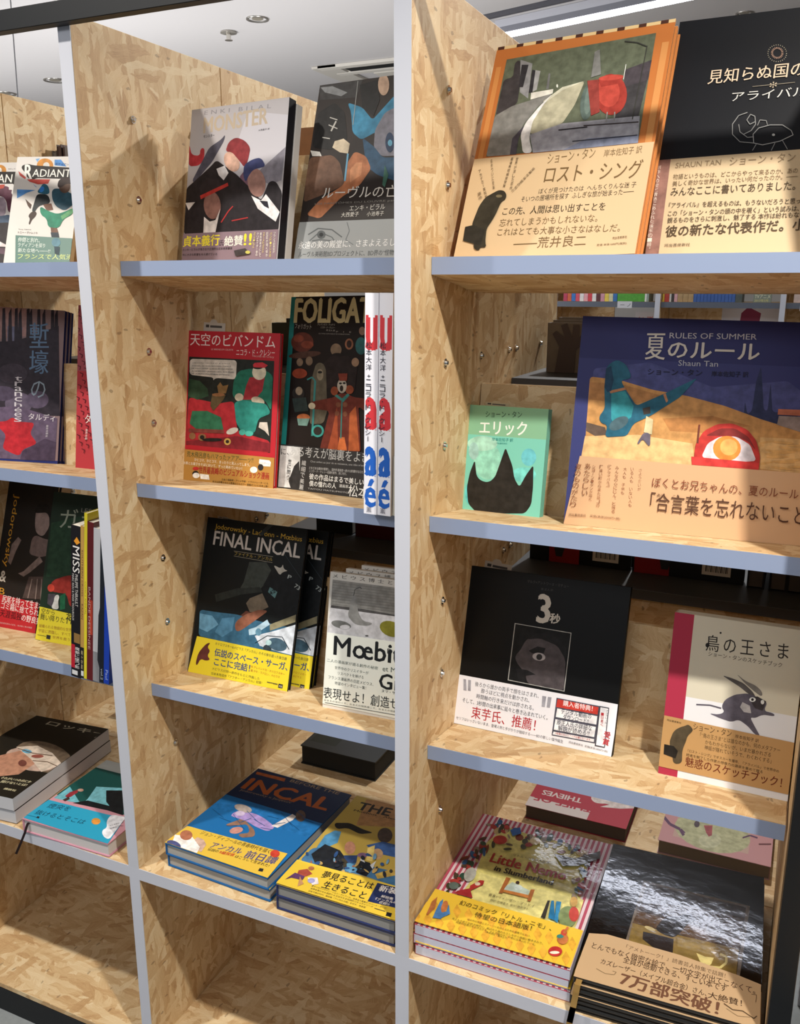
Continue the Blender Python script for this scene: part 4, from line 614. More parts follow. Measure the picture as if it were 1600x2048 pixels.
# =================================================================== left bay, top shelf
fr = fr_lean(0, (35, 314), (141, 320), (31, 505), .118, w=.125)
book('comic_volume', 'white comic volume with a kicking figure in green and blue, deep green lower band', fr, .014, 'd9d4d0', [('o', (0, 280), 7.875), ('q', 'd9d4ce', [(0, 0), (1, 0), (1, 1), (0, 1)]),
 ('e', 'c58436', 710, 400, 130, 110), ('e', 'd8d4cc', 730, 400, 50, 50), ('p', '4c86c4', [(860, 310), (960, 310), (1050, 420), (860, 400)]), ('p', '7aa4d0', [(560, 300), (630, 290), (590, 350)]),
 ('p', '1d1714', [(320, 420), (430, 370), (520, 400), (1180, 440), (1180, 620), (560, 600), (530, 640), (430, 600), (400, 520)]), ('t', 'e8e4dc', 'R', 390, 620, 500, 610, 230, .02), ('t', 'e8e4dc', 'ADIANT', 505, 580, 1110, 585, 120, .01),
 ('p', 'b8443a', [(420, 620), (790, 620), (760, 690), (600, 700), (470, 660)]), ('p', 'b8443a', [(290, 490), (410, 590), (400, 620), (310, 560)]), ('p', '4c84c0', [(270, 780), (560, 790), (430, 830), (270, 920)]), ('p', '6a94c4', [(510, 680), (560, 740), (590, 750), (530, 700)]),
 ('p', '265a70', [(580, 820), (640, 750), (680, 680), (750, 710), (780, 780), (780, 860), (640, 850)]), ('e', '2a70b8', 660, 780, 36, 50, 30), ('p', '20262a', [(590, 850), (760, 860), (800, 1000), (680, 1020), (600, 1050), (540, 1150), (500, 1130), (560, 920)]), ('p', '4a3226', [(400, 930), (500, 1020), (480, 1090), (440, 1040)]), ('p', '6e4a38', [(680, 1020), (810, 1000), (840, 1100), (740, 1120)]),
 ('p', '3a281e', [(510, 1120), (580, 1130), (570, 1200), (500, 1260), (470, 1340), (450, 1320), (480, 1240), (440, 1200)]), ('p', '2e5060', [(820, 780), (920, 760), (1100, 830), (1180, 880), (1180, 1000), (1020, 1120), (880, 1050), (820, 920)]), ('e', '5a4438', 1020, 730, 90, 110), ('p', '2c1c18', [(900, 740), (930, 620), (1040, 590), (1180, 620), (1180, 720), (1060, 680), (960, 760)]),
 ('p', '1c7c5e', [(630, 1040), (760, 1120), (900, 1170), (1030, 1130), (1160, 1070), (1150, 1170), (1000, 1250), (930, 1390), (760, 1380), (740, 1240), (640, 1180)]), ('p', '5c9a68', [(960, 1200), (1160, 1070), (1150, 1150), (980, 1260)]), ('p', '6a4a38', [(800, 1380), (900, 1390), (920, 1460), (810, 1480)]), ('p', '26303a', [(800, 1460), (920, 1460), (940, 1560), (820, 1560)]),
 ('t', '3a3632', 'Tony Valente', 290, 1420, 490, 1425, 20), ('t', '2a2622', 'トニー・ヴァレント', 285, 1475, 590, 1485, 38, .01), ('t', '2a4a8a', 'ラディアン', 870, 395, 1085, 405, 34)],
 ('1c5e50', [(250, 1505), (1300, 1565), (1300, 2400), (240, 2400)], (0, 280), 7.875), [('o', (0, 280), 7.875), ('t', 'd8e4dc', '仲間と別れ、', 285, 1610, 630, 1625, 75, .015), ('t', 'd8e4dc', 'ラディアンを探り', 285, 1690, 710, 1705, 70, .015), ('t', 'd8e4dc', '新たな地へ――!!', 285, 1775, 790, 1790, 70, .015), ('t', 'c8d894', 'フランスで人気沸騰', 280, 1880, 1260, 1895, 85, .02), ('e', '5a8494', 890, 1620, 70, 70), ('p', '1f3a44', [(860, 1680), (950, 1690), (940, 1820), (870, 1800)])], soft=True)
fr = fr_lean(0, (-82, 326), (32, 329), (-86, 505), .128, w=.125)
book('comic_volume', 'comic volume with spiky purple haired head, leftmost book on the top shelf', fr, .014, 'd6d2d0', [('o', (0, 280), 7.875), ('q', 'd6d2ce', [(0, 0), (1, 0), (1, 1), (0, 1)]), ('e', 'c58436', 0, 480, 100, 90), ('e', 'd8d4cc', 0, 480, 30, 45), ('p', '1d1714', [(-400, 500), (265, 500), (245, 720), (200, 690), (-400, 690)]), ('t', 'e8e4dc', 'RADIANT', -400, 670, 290, 670, 130, .015),
 ('p', '5c3444', [(-300, 760), (60, 720), (150, 740), (130, 790), (200, 780), (170, 840), (225, 880), (185, 930), (240, 1010), (190, 1060), (250, 1130), (130, 1150), (100, 950), (30, 880), (-200, 900)]), ('p', '9a8c98', [(-200, 920), (60, 900), (100, 1000), (90, 1150), (20, 1260), (-200, 1200)]), ('p', 'b04a3c', [(-200, 720), (80, 700), (60, 760), (-200, 800)]),
 ('p', '42546a', [(-300, 1250), (120, 1180), (255, 1200), (255, 1350), (-300, 1400)]), ('p', '2a2426', [(-400, 1330), (120, 1300), (255, 1360), (255, 2200), (-400, 2200)]), ('p', 'd8d0d0', [(-100, 1600), (0, 1600), (170, 1690), (0, 1680)]), ('p', '5a4450', [(0, 1700), (180, 1700), (240, 1760), (180, 1820), (-200, 1760)]), ('v', 'a89040', '完売御礼', 215, 1590, 200, 1740, 40), ('t', '3a3632', 'ラディアン', 130, 470, 265, 470, 22)], soft=True)
# =================================================================== left bay, second shelf
fr = fr_stand(1, (-112, 914), (115, 928), (-98, 608))
book('comic_album', 'dark purple comic album with a ruined trench and red splash, navy edged', fr, .0095, '1f2a6c', [('q', '8a7476', [(0, .02), (1, .02), (1, 1), (0, 1)]), ('o', E_),
 ('p', '9a7a78', [(-400, 410), (210, 410), (220, 640), (-400, 700)]), ('p', '6a6e88', [(60, 560), (180, 570), (170, 680), (60, 680)])] + [('p', '2c2630', [(x, 420+(i*37) % 70), (x+22, 415), (x+30, 760), (x-8, 760)]) for i, x in enumerate([20, 70, 120, 150, 215, 235, 300, 340, 410, 440])] +
 [('p', '2a232e', [(-400, 700), (120, 680), (250, 640), (470, 560), (480, 1280), (-400, 1260)]), ('e', '3c3440', 100, 940, 120, 80), ('e', '5a5064', 150, 1180, 110, 90), ('e', '463c50', 20, 1100, 110, 60), ('e', '554a60', 300, 1150, 90, 70),
 ('p', '5e5068', [(-400, 1240), (130, 1200), (300, 1250), (460, 1300), (440, 1640), (-400, 1600)]), ('p', '45384e', [(180, 1560), (360, 1460), (450, 1490), (440, 1640), (160, 1630)]), ('p', 'b0202c', [(-60, 1330), (60, 1320), (100, 1285), (150, 1325), (280, 1335), (240, 1420), (300, 1500), (180, 1550), (160, 1600), (100, 1580), (20, 1540), (50, 1430), (0, 1380)]),
 ('t', '5f7c9c', '塹', 240, 735, 390, 735, 200, .015), ('t', '5f7c9c', '壕', 235, 940, 385, 945, 190, .015), ('t', '8a9cac', 'の', 245, 1130, 360, 1140, 135), ('t', 'd8d4dc', 'タルディ', 228, 1310, 440, 1325, 55, .015), ('v', 'd0ccd4', 'tranchées', 120, 960, 115, 1330, 60), ('v', 'd0ccd4', '藤原貞朗訳', 372, 1350, 366, 1450, 18)],
 pages=mat('a39a94', .8), copies=2, coat=.15, clabels=['second dark purple comic album, directly behind the front copy', 'rearmost dark purple comic album with navy cover edge'], step=lambda c: (.003*c, .0104*c, 0))
fr = fr_stand(1, (151, 935), (190, 939), (157, 610), w=.235)
book('comic_album', 'red comic album covered in small black scribbled figures, beside the left post', fr, .012, 'a82c34', [('q', 'b23a42', [(0, 0), (1, 0), (1, 1), (0, 1)]), ('q', 'a4505a', [(0, .6), (1, .6), (1, 1), (0, 1)]), ('o', E_)] +
 [('l', '4a1a24', 5, [(610+(i*53) % 140, 420+i*19), (635+(i*53) % 140, 430+i*19), (628+(i*53) % 140, 455+i*19)]) for i in range(60)] + [('t', 'e0d4d0', 'タルディ', 685, 1340, 900, 1350, 75, .015), ('v', 'e0d4d0', '藤原貞朗', 690, 1380, 685, 1470, 18)])
# =================================================================== left bay, third shelf
fr = fr_stand(2, (-128, 1229), (76, 1268), (-88, 946))
book('comic_album', 'dark comic album with a sepia seated man portrait and scarlet lower band', fr, .012, '1d1a18', [('q', '201c1a', [(0, 0), (1, 0), (1, 1), (0, 1)]), ('o', (0, 960), 4.655),
 ('t', 'c89030', 'Jodorowsky', 125, 130, 15, 800, 60, .01), ('t', 'c8c0b4', '&', -5, 940, 50, 950, 100, .02), ('t', 'c89030', 'B', -10, 1060, 40, 1070, 60),
 ('p', '8a7670', [(335, 290), (380, 250), (460, 330), (460, 440), (400, 530), (340, 500), (325, 420)]), ('p', '14100f', [(320, 300), (350, 220), (450, 220), (480, 340), (470, 380), (440, 300), (350, 310)]), ('p', '6e5c58', [(300, 540), (340, 510), (400, 545), (470, 560), (465, 700), (370, 720), (270, 690)]), ('p', '7c6a64', [(110, 600), (170, 530), (200, 560), (150, 660), (100, 790), (75, 760)]),
 ('p', '7c6a64', [(170, 870), (220, 850), (370, 710), (400, 760), (280, 860), (220, 900)]), ('p', '4a3c38', [(270, 900), (430, 900), (400, 1110), (210, 1100)]), ('l', '8a7870', 8, [(300, 920), (260, 1100)]), ('l', '8a7870', 8, [(350, 920), (330, 1110)]), ('l', '8a7870', 8, [(390, 920), (380, 1120)])],
 ('b0202a', [(-700, 910), (360, 1145), (330, 1440), (-700, 1220)], (0, 960), 4.655), [('o', (0, 960), 4.655), ('t', 'e4d8d4', '尻尾を持って生まれ', 20, 1135, 400, 1215, 70, .015), ('t', 'e4d8d4', 'ゴミ箱に捨てられた', 10, 1195, 400, 1280, 65, .015), ('t', '40141a', '天涯孤独', 0, 1270, 200, 1310, 68, .015), ('t', 'e4d8d4', 'の野良猫', 200, 1310, 380, 1352, 65, .015), ('t', 'd8b0ac', '奇妙奇天烈な人生を、生き抜く男の物語', 0, 1335, 300, 1385, 16)])
fr = fr_stand(2, (71, 1279), (150, 1293), (108, 983), w=.22)
book('comic_album', 'deep green comic album with a small white bird shape and lemon yellow band', fr, .012, '16281e', [('q', '1a2c20', [(0, 0), (1, 0), (1, 1), (0, 1)]), ('o', (0, 960), 4.655),
 ('p', '1f3c28', [(480, 400), (900, 300), (900, 900), (430, 900)]), ('t', '9aa08e', 'ガラガラ', 555, 445, 1300, 480, 180, .01), ('t', '8a8a80', 'LES EPOUX', 755, 300, 1100, 340, 40), ('p', '8a2820', [(450, 1000), (500, 930), (620, 890), (900, 880), (900, 1230), (650, 1180), (620, 1060), (480, 1040)]), ('e', 'c04030', 475, 1005, 32, 36), ('p', '1a5a3c', [(560, 1080), (610, 1050), (605, 1200), (560, 1210)]),
 ('p', '48424a', [(450, 1060), (520, 1060), (480, 1180), (440, 1150)]), ('p', 'c8c8c4', [(510, 1075), (545, 1065), (555, 1090), (540, 1130), (550, 1210), (472, 1195), (500, 1140)])],
 ('d4c62e', [(375, 1178), (1300, 1400), (1300, 1720), (330, 1480)], (0, 960), 4.655), [('o', (0, 960), 4.655), ('t', '3a3a20', '空から', 385, 1240, 510, 1258, 50, .01), ('t', '3a3a20', '舞い降りた', 375, 1300, 600, 1335, 58, .01), ('t', '3a3a20', '神秘の仔', 610, 1335, 920, 1390, 110, .015), ('t', 'a07830', '綾織られる物語的な世界と幻想の', 365, 1370, 780, 1430, 32), ('t', 'a07830', '宇宙に君臨し、すべてに終わり', 360, 1415, 780, 1475, 32), ('t', 'a07830', '世界を救うことが', 490, 1475, 760, 1520, 28), ('p', '2a2a26', [(438, 1440), (475, 1448), (470, 1485), (434, 1477)]), ('l', '3a3a30', 4, [(352, 1440), (432, 1455)])])
# =================================================================== flat stacks on the deck
def flat(name, labels, z, n, FL, FR, BL, cover, art, bandd=None, ba=(), cat='book', jit=.003, wv=None, **k):
    fr = fr_flat(z, FL, FR, BL, wv); th = z/n-.0009
    rr = random.Random(len(labels[0]))
    off = [(rr.uniform(-jit, jit), (z/n)*(c+1), rr.uniform(-jit, jit)) for c in range(n)]
    return book(name, labels[0], fr, th, cover, art, bandd, ba, copies=n-1, step=lambda c: off[c-1], clabels=labels[1:], cat=cat, **k)
stripes = [('q', 'd8c8cc', [((i+.5)/27, 0), ((i+1)/27, 0), ((i+1)/27, 1), ((i+.5)/27, 1)]) for i in range(27)]
diam = [('p', 'dda63a', [(cx, cy-52), (cx+34, cy+8), (cx, cy+66), (cx-34, cy+2)]) for cx, cy in
        [(a+b*18+r*-50, 1120+r*118+(a-300)*.285) for r in range(4) for b in [0] for a in range(180, 1500, 92)]]
blobs = []
rb_ = random.Random(4); bcols = ['3a3c2c', '7c3c2c', '2c4a3c', '8a7c6a', '2c5a8a', '9a3430', '4c3a2c', 'b09a6c']
for (ax, ay, bx, by, n_) in [(730, 440, 1080, 600, 24), (1080, 540, 1500, 720, 22), (700, 600, 500, 820, 20), (470, 860, 420, 1000, 12), (1480, 740, 1400, 1060, 18), (780, 640, 1100, 640, 8)]:
    for i in range(n_):
        t = i/n_; blobs.append(('e', rb_.choice(bcols), ax+(bx-ax)*t+rb_.uniform(-45, 45), ay+(by-ay)*t+rb_.uniform(-38, 38), rb_.uniform(12, 40), rb_.uniform(8, 26), rb_.uniform(0, 180)))
flat('comic_collection', ['thick comic collection with pink stripes and yellow centre, topmost of its stack of three', 'middle book of the pink striped comic stack on the deck', 'bottom book of the pink striped comic stack on the deck'], .055, 3, (829, 1848), (1140, 1942), (970, 1628), 'b8485c',
 [('q', 'b04a60', [(0, 0), (1, 0), (1, 1), (0, 1)])] + stripes + [('o', O_), ('p', 'cfc676', [(690, 600), (850, 470), (1100, 560), (1330, 600), (1500, 760), (1440, 1060), (1400, 1290), (900, 1180), (450, 1060), (600, 860)]), ('p', 'd8cf86', [(640, 840), (1470, 1060), (1400, 1290), (560, 1080)])] + blobs + [
 ('e', 'a83430', 800, 590, 56, 36), ('e', 'c9b890', 1080, 600, 42, 30), ('p', '3a3428', [(1230, 700), (1400, 740), (1600, 680), (1600, 740), (1420, 800), (1300, 800)]), ('p', '1f5a9a', [(880, 510), (960, 490), (970, 540), (900, 560)]),
 ('t', '3a3424', 'リトル・ニモの大冒険', 905, 720, 1190, 785, 24), ('t', '9c2c26', 'Little Nemo', 715, 765, 1315, 915, 88, .025), ('t', '241e1a', 'in Slumberland', 750, 835, 1215, 955, 50, .03),
 ('p', 'a06030', [(850, 890), (885, 900), (820, 1020), (790, 1015)]), ('p', 'a06030', [(1045, 990), (1078, 990), (1045, 1085), (1018, 1080)]), ('p', 'b8c8bc', [(850, 960), (900, 930), (1040, 1000), (1020, 1040), (830, 990)]), ('p', 'c07a3c', [(830, 990), (1030, 1035), (1025, 1060), (825, 1010)]), ('e', '3a2a20', 940, 935, 16, 14), ('e', 'c9d8d4', 945, 975, 34, 22),
 ('p', 'a83430', [(560, 960), (640, 915), (675, 920), (665, 950), (560, 1000)]), ('e', 'd8c8b0', 620, 945, 22, 14), ('p', '9c2c30', [(460, 1000), (560, 980), (580, 1060), (430, 1020)]), ('e', 'a8a8a0', 560, 870, 45, 60, 30), ('e', '5c6a64', 430, 960, 40, 30),
 ('t', '5a5438', '著者=ウィンザー・マッケイ', 705, 1040, 1070, 1135, 26), ('t', '5a5438', '翻訳=柏葉幸子  発文=鹿島茂人', 720, 1080, 1025, 1155, 17),
 ('p', '2070a0', [(1210, 1080), (1230, 1080), (1240, 1240), (1185, 1220)]), ('p', '2f80b0', [(1250, 1085), (1290, 1090), (1260, 1260), (1235, 1240)]), ('e', '7a8a5c', 1340, 1210, 75, 85), ('e', 'b8443c', 1390, 1190, 40, 60), ('p', '2c2822', [(1180, 1080), (1200, 1080), (1160, 1225), (1125, 1215)]), ('e', 'c8a05c', 1390, 1090, 30, 40)],
 ('e3bc3c', [(283, 988), (1468, 1325), (1360, 1622), (115, 1250)], O_), [('o', O_)] + diam + [('t', '4c4420', '幻のコミック「リトル・ニモ」、', 470, 1122, 1205, 1335, 46, .01), ('t', '4c4420', '待望の日本語版！', 590, 1222, 1045, 1335, 50, .01),
 ('t', '5c5224', '絵の中の空想とストーリーを伝えるための最高ではない。', 535, 1248, 1040, 1385, 20), ('t', '5c5224', '見るもの全てが好き勝手に、結びたり離れたりしながら画面に動きまわり、', 412, 1242, 1140, 1445, 20), ('t', '5c5224', '読者の想像力をかきたてる。そんな魅力がこの本にはあふれている。', 445, 1270, 1080, 1455, 22), ('t', '5c5224', '(鹿島茂人・発文より)', 680, 1350, 855, 1405, 18),
 ('p', 'a8683c', [(255, 1100), (300, 1060), (280, 1150), (220, 1210), (210, 1200)]), ('p', '4a7cb4', [(320, 1100), (345, 1080), (330, 1240), (260, 1230), (290, 1160)]), ('e', 'b87040', 355, 1140, 24, 50, 20), ('p', '4a7cb4', [(370, 1180), (390, 1120), (400, 1200), (310, 1240), (330, 1190)]),
 ('e', 'b83430', 1240, 1500, 56, 40), ('e', 'e4dcc8', 1235, 1510, 40, 12), ('e', 'b87040', 1300, 1400, 44, 44), ('e', '3c8078', 1280, 1380, 28, 16), ('e', 'c04838', 1310, 1350, 24, 26), ('p', 'b86c3c', [(1335, 1300), (1350, 1310), (1320, 1360), (1300, 1350)])],
 soft=True, pages=mat('c4c6d6', .8), coat=.8, jit=.002, fin=(.3, .5, .15))
flat('comic_album', ['blue hardback comic album with orange title letters, topmost of the pair on the deck', 'lower blue hardback comic album under the orange lettered one'], .05, 2, (330, 1686), (535, 1757), (510, 1535), '1c5a94',
 [('q', '1f6aa8', [(0, 0), (1, 0), (1, 1), (0, 1)]), ('q', '1d2c4a', [(0, .62), (1, .62), (1, 1), (0, 1)]), ('o', N_), ('p', '1f6aa8', [(120, 265), (500, 310), (900, 470), (880, 560), (50, 300)]),
 ('t', 'a8582c', 'INCAL', 330, 160, 1000, 340, 140, .045), ('t', '8f7a64', 'BEFORE THE', 715, 110, 1105, 215, 32, .02), ('p', 'a8582c', [(455, 30), (685, 85), (675, 110), (445, 50)]), ('t', '8f7a64', 'Jodorowsky x Janjetov', 310, 185, 720, 290, 30, .01),
 ('p', '8a6a58', [(300, 420), (340, 400), (440, 500), (440, 550), (330, 560), (300, 530), (400, 520), (380, 450), (230, 470), (200, 455)]), ('e', 'c08a80', 290, 500, 55, 26, -10), ('p', 'a28cc4', [(245, 380), (280, 350), (350, 345), (450, 370), (510, 400), (580, 455), (600, 480), (540, 510), (440, 470), (380, 430), (260, 390)]), ('p', 'd8d0cc', [(570, 465), (740, 370), (770, 390), (740, 420), (620, 480)]), ('e', '5c4a42', 805, 385, 40, 46), ('e', 'a89c94', 345, 325, 72, 30, 15), ('e', 'c4b4d0', 320, 365, 40, 20)] +
 [('l', '164f80', 4, [(100+i*55, 330+(i*67) % 160), (190+i*55, 400+(i*31) % 120)]) for i in range(14)],
 ('e0bc48', [(-100, 468), (700, 690), (538, 888), (-285, 600)], N_), [('o', N_), ('t', '3c3428', 'ジョン・ディフールの青春時代を描く', -5, 535, 550, 690, 46, .015), ('t', '4a4a80', 'アンカル', 75, 640, 320, 695, 62, .02), ('t', '4a4a80', '前日譚', 345, 720, 590, 780, 85, .02), ('t', '3c3428', '伝説の', 55, 665, 140, 685, 32, .01), ('t', 'c04830', 'R級探偵', 150, 690, 265, 715, 34, .02), ('t', '3c3428', 'はこうして生まれた!', 275, 722, 545, 800, 32, .01), ('e', 'c04030', 600, 692, 38, 30), ('p', '23242a', [(478, 808), (510, 814), (500, 838), (465, 830)]),
 ('p', 'c8a898', [(-20, 560), (30, 580), (50, 620), (10, 680), (-70, 640), (-60, 590)]), ('p', 'f0ece8', [(-200, 540), (-60, 560), (0, 640), (-40, 720), (-240, 660)]), ('e', 'a86a50', -110, 545, 50, 40), ('e', '4a5080', -210, 620, 60, 30, 20)], pages=mat('a8a6a0', .8))
flat('comic_album', ['thick yellow comic album with crowded heroic figures, upper of the pair', 'lower thick comic album with navy back, under the yellow one'], .051, 2, (552, 1768), (790, 1843), (717, 1592), '26305c',
 [('q', 'b49a48', [(0, 0), (1, 0), (1, 1), (0, 1)]), ('o', N_), ('p', 'a87c4c', [(1330, 250), (1700, 300), (1700, 480), (1250, 460)]), ('t', '231c14', 'THE INCAL', 1250, 330, 1980, 490, 82, .03), ('t', '2c2418', 'Moebius - Alexandro Jodorowsky', 1225, 348, 2000, 520, 24, .02), ('p', '1c1814', [(1070, 440), (1200, 440), (1300, 490), (1390, 520), (1280, 530), (1180, 480), (1090, 490)]),
 ('p', '4a86b0', [(930, 640), (1000, 540), (1080, 500), (1130, 510), (1100, 600), (960, 660)]), ('p', '3f6c94', [(800, 740), (900, 640), (1080, 640), (1150, 740), (1560, 830), (1570, 950), (1300, 860), (850, 760)]), ('p', '1c2026', [(890, 690), (1000, 610), (1120, 660), (1190, 760), (1100, 850), (930, 790)]), ('e', 'c08a70', 1200, 640, 44, 52), ('p', '28406c', [(1150, 700), (1260, 700), (1250, 760), (1160, 760)]),
 ('e', '4a3c34', 1480, 540, 60, 60), ('p', '34548a', [(1330, 620), (1460, 590), (1580, 620), (1580, 720), (1400, 680)]), ('e', 'b8946c', 1420, 690, 44, 44), ('p', 'd8c070', [(1340, 640), (1400, 620), (1380, 750), (1330, 740)]), ('p', '141a24', [(1240, 790), (1290, 740), (1360, 760), (1380, 810), (1330, 870), (1250, 840)]), ('p', 'c8ccd0', [(1280, 740), (1300, 700), (1320, 760)]), ('p', 'c8ccd0', [(1360, 780), (1410, 745), (1380, 810)]), ('p', 'c0a04c', [(1400, 850), (1570, 800), (1570, 860), (1420, 890)]), ('e', '5a90b4', 1200, 800, 60, 34, 15), ('e', '7a5a78', 1300, 700, 40, 20)] +
 [('e', rb_.choice(['2c4c7c', '6a96b4', '1f2430', 'b89a5c', '8a5a48', '3a3428']), rb_.uniform(850, 1560), 0+rb_.uniform(690, 860)+0, rb_.uniform(10, 30), rb_.uniform(6, 16), rb_.uniform(0, 180)) for _ in range(46)],
 ('e0c040', [(768, 740), (1700, 990), (1570, 1240), (610, 928)], N_), [('o', N_), ('t', '2e2a26', '夢見ることは', 965, 885, 1370, 985, 74, .02), ('t', '2e2a26', '生きること', 970, 965, 1310, 1060, 74, .02), ('p', '1f2c58', [(1420, 930), (1700, 1000), (1690, 1160), (1340, 1078)]), ('t', 'e8e4e0', '新装版', 1425, 995, 1640, 1040, 62, .02), ('t', 'e8e4e0', '解説集', 1445, 1045, 1540, 1070, 26, .02), ('t', 'e8e4e0', '『アンカルの謎』', 1400, 1070, 1620, 1110, 28, .02), ('t', 'e8e4e0', '収録!!!', 1430, 1095, 1510, 1115, 26, .02),
 ('t', '5a5030', '愛すべきロクデナシ・ジョン・ディフール、生命あり驚異の“スペース・サーガ”', 890, 960, 1490, 1145, 17), ('t', '5a5030', '世界を驚かせた巨匠による壮大なる伝説的コミックシリーズ', 880, 980, 1380, 1130, 17), ('t', '5a5030', '日本で再び刊行。解説集『アンカルの謎』を付す、完全版', 865, 1000, 1320, 1135, 17), ('p', '23242a', [(1495, 1165), (1535, 1175), (1525, 1205), (1485, 1195)]), ('l', '3a3a3c', 5, [(1395, 1135), (1480, 1160)]),
 ('p', 'a04a3c', [(790, 830), (860, 820), (900, 860), (850, 880), (770, 880)]), ('e', 'b0704c', 890, 815, 24, 16), ('p', '5a3860', [(760, 850), (840, 880), (820, 910), (730, 890), (680, 905)]), ('p', 'b88a60', [(800, 880), (830, 940), (780, 960), (790, 920)]), ('p', 'e8e0e4', [(860, 890), (940, 890), (950, 940), (900, 950)]), ('e', '9a9ac8', 890, 915, 30, 20)], pages=mat('8c8a86', .8))
flat('wordless_picture_book', ['glossy black picture book with framed sepia scene and kraft band, topmost of its stack', 'second glossy black picture book from the top of its stack', 'third glossy black picture book in the stack', 'fourth glossy black picture book in the stack', 'fifth glossy black picture book, one above the bottom', 'bottom glossy black picture book, resting on the deck'], .062, 6, (1147, 1953), Vector((1.096, .012, .062)), (1240, 1690), '15120f',
 [('q', '070708', [(0, 0), (1, 0), (1, 1), (0, 1)]), ('o', Q_), ('p', '6a5f54', [(348, 900), (1200, 1105), (1110, 1720), (190, 1430)]), ('p', '332516', [(372, 925), (1170, 1115), (1085, 1700), (240, 1400)]), ('p', '4c3418', [(330, 1080), (700, 1100), (1150, 1200), (1110, 1500), (620, 1320), (260, 1240)]), ('p', '7a6434', [(262, 1240), (600, 1330), (1110, 1450), (1085, 1700), (560, 1560), (225, 1400)]), ('p', '8a7444', [(620, 1360), (1000, 1450), (900, 1500), (620, 1430)]),
 ('p', '18120e', [(440, 1290), (500, 1210), (560, 1180), (640, 1190), (700, 1160), (750, 1180), (768, 1220), (700, 1250), (640, 1320), (590, 1360), (500, 1330)]), ('p', '221c1c', [(345, 1310), (440, 1330), (590, 1370), (580, 1500), (520, 1510), (340, 1370)]), ('e', 'b8a878', 400, 1285, 46, 14, 20), ('p', '1c140e', [(520, 1480), (600, 1500), (600, 1530), (540, 1520)]),
 ('p', 'c8b878', [(770, 1480), (840, 1510), (910, 1520), (890, 1570), (850, 1600), (800, 1550)]), ('l', 'c8b878', 20, [(860, 1590), (960, 1600), (1010, 1560), (1010, 1510), (960, 1490)])],
 ('c0a17c', [(-88, 1325), (60, 1335), (640, 1500), (1100, 1660), (1345, 1760), (1330, 2400), (-215, 1665)], Q_), [('o', Q_),
 ('t', '6c5640', '「アメトーーク！」読書芸人特集で話題！', 205, 1450, 1000, 1685, 40, .01), ('t', '4a3526', 'とんでもなく緻密な絵で、一切文字が出てこなくて。', -70, 1445, 1240, 1815, 58, .008), ('t', '4a3526', '全員が感動できる、すごい本です', 180, 1560, 1010, 1800, 62, .008), ('t', '4a3526', 'カズレーザー（メイプル超合金）さん、', 0, 1570, 850, 1835, 52, .008), ('t', '4a3526', '大絶賛！', 862, 1845, 1135, 1915, 62, .015), ('t', '6c4a38', '7万部突破！', 150, 1735, 940, 1985, 125, .03),
 ('l', '8a7254', 5, [(-30, 1610), (40, 1650), (110, 1660), (130, 1640), (100, 1630)]), ('l', '5a4632', 8, [(990, 1890), (1060, 1940), (1140, 1950), (1230, 2010), (1255, 1990)]), ('l', '8a7254', 4, [(1010, 1930), (1100, 1990), (1200, 2000)]), ('l', '6c5640', 4, [(1210, 1815), (1252, 1822), (1245, 1880)])],
 spine='l', pages=mat('6a6258', .8), coverR=.12, coat=1.0, jit=.003, fin=(.10, 1., .13))
flat('comic_magazine', ['thick black manga magazine with round pale illustration, topmost of two in left bay', 'thick black manga magazine lying under the upper one'], .06, 2, (-140, 1560), (25, 1597), (105, 1437), '1b1814',
 [('q', '1e1b16', [(0, 0), (1, 0), (1, 1), (0, 1)]), ('o', I), ('t', 'a8a08a', 'ロッキー', 360, 1700, 830, 1800, 62, .03), ('t', '8a8474', '01', 745, 1810, 805, 1825, 32), ('e', '6a5a4a', 350, 1960, 235, 120, 14), ('e', 'b49a8c', 250, 1980, 210, 90, 10), ('p', 'b08068', [(-50, 1960), (200, 1900), (300, 2000), (150, 2100), (-50, 2120)]), ('p', 'c8b8a8', [(130, 1880), (300, 1870), (420, 1930), (500, 2020), (330, 2080), (250, 1980)]), ('e', '5a98b4', 215, 1915, 40, 16, 10), ('e', '6a3c34', 180, 2010, 34, 26), ('l', '5a4030', 6, [(140, 1890), (260, 1930), (420, 1950)]), ('l', '5a4030', 6, [(260, 1990), (380, 2000), (470, 2040)]), ('e', '8a4c40', 300, 1955, 50, 14),
 ('t', 'd0c8a4', 'それがいつの日にか', 0, 2135, 240, 2170, 32, .02), ('t', 'd0c8a4', '開けないとは!', 0, 2165, 205, 2195, 32, .02), ('t', 'd0c8a4', '講談社', 25, 2220, 120, 2238, 26, .02)], pages=mat('c3c3c6', .85), soft=True, spine='l', jit=.004)
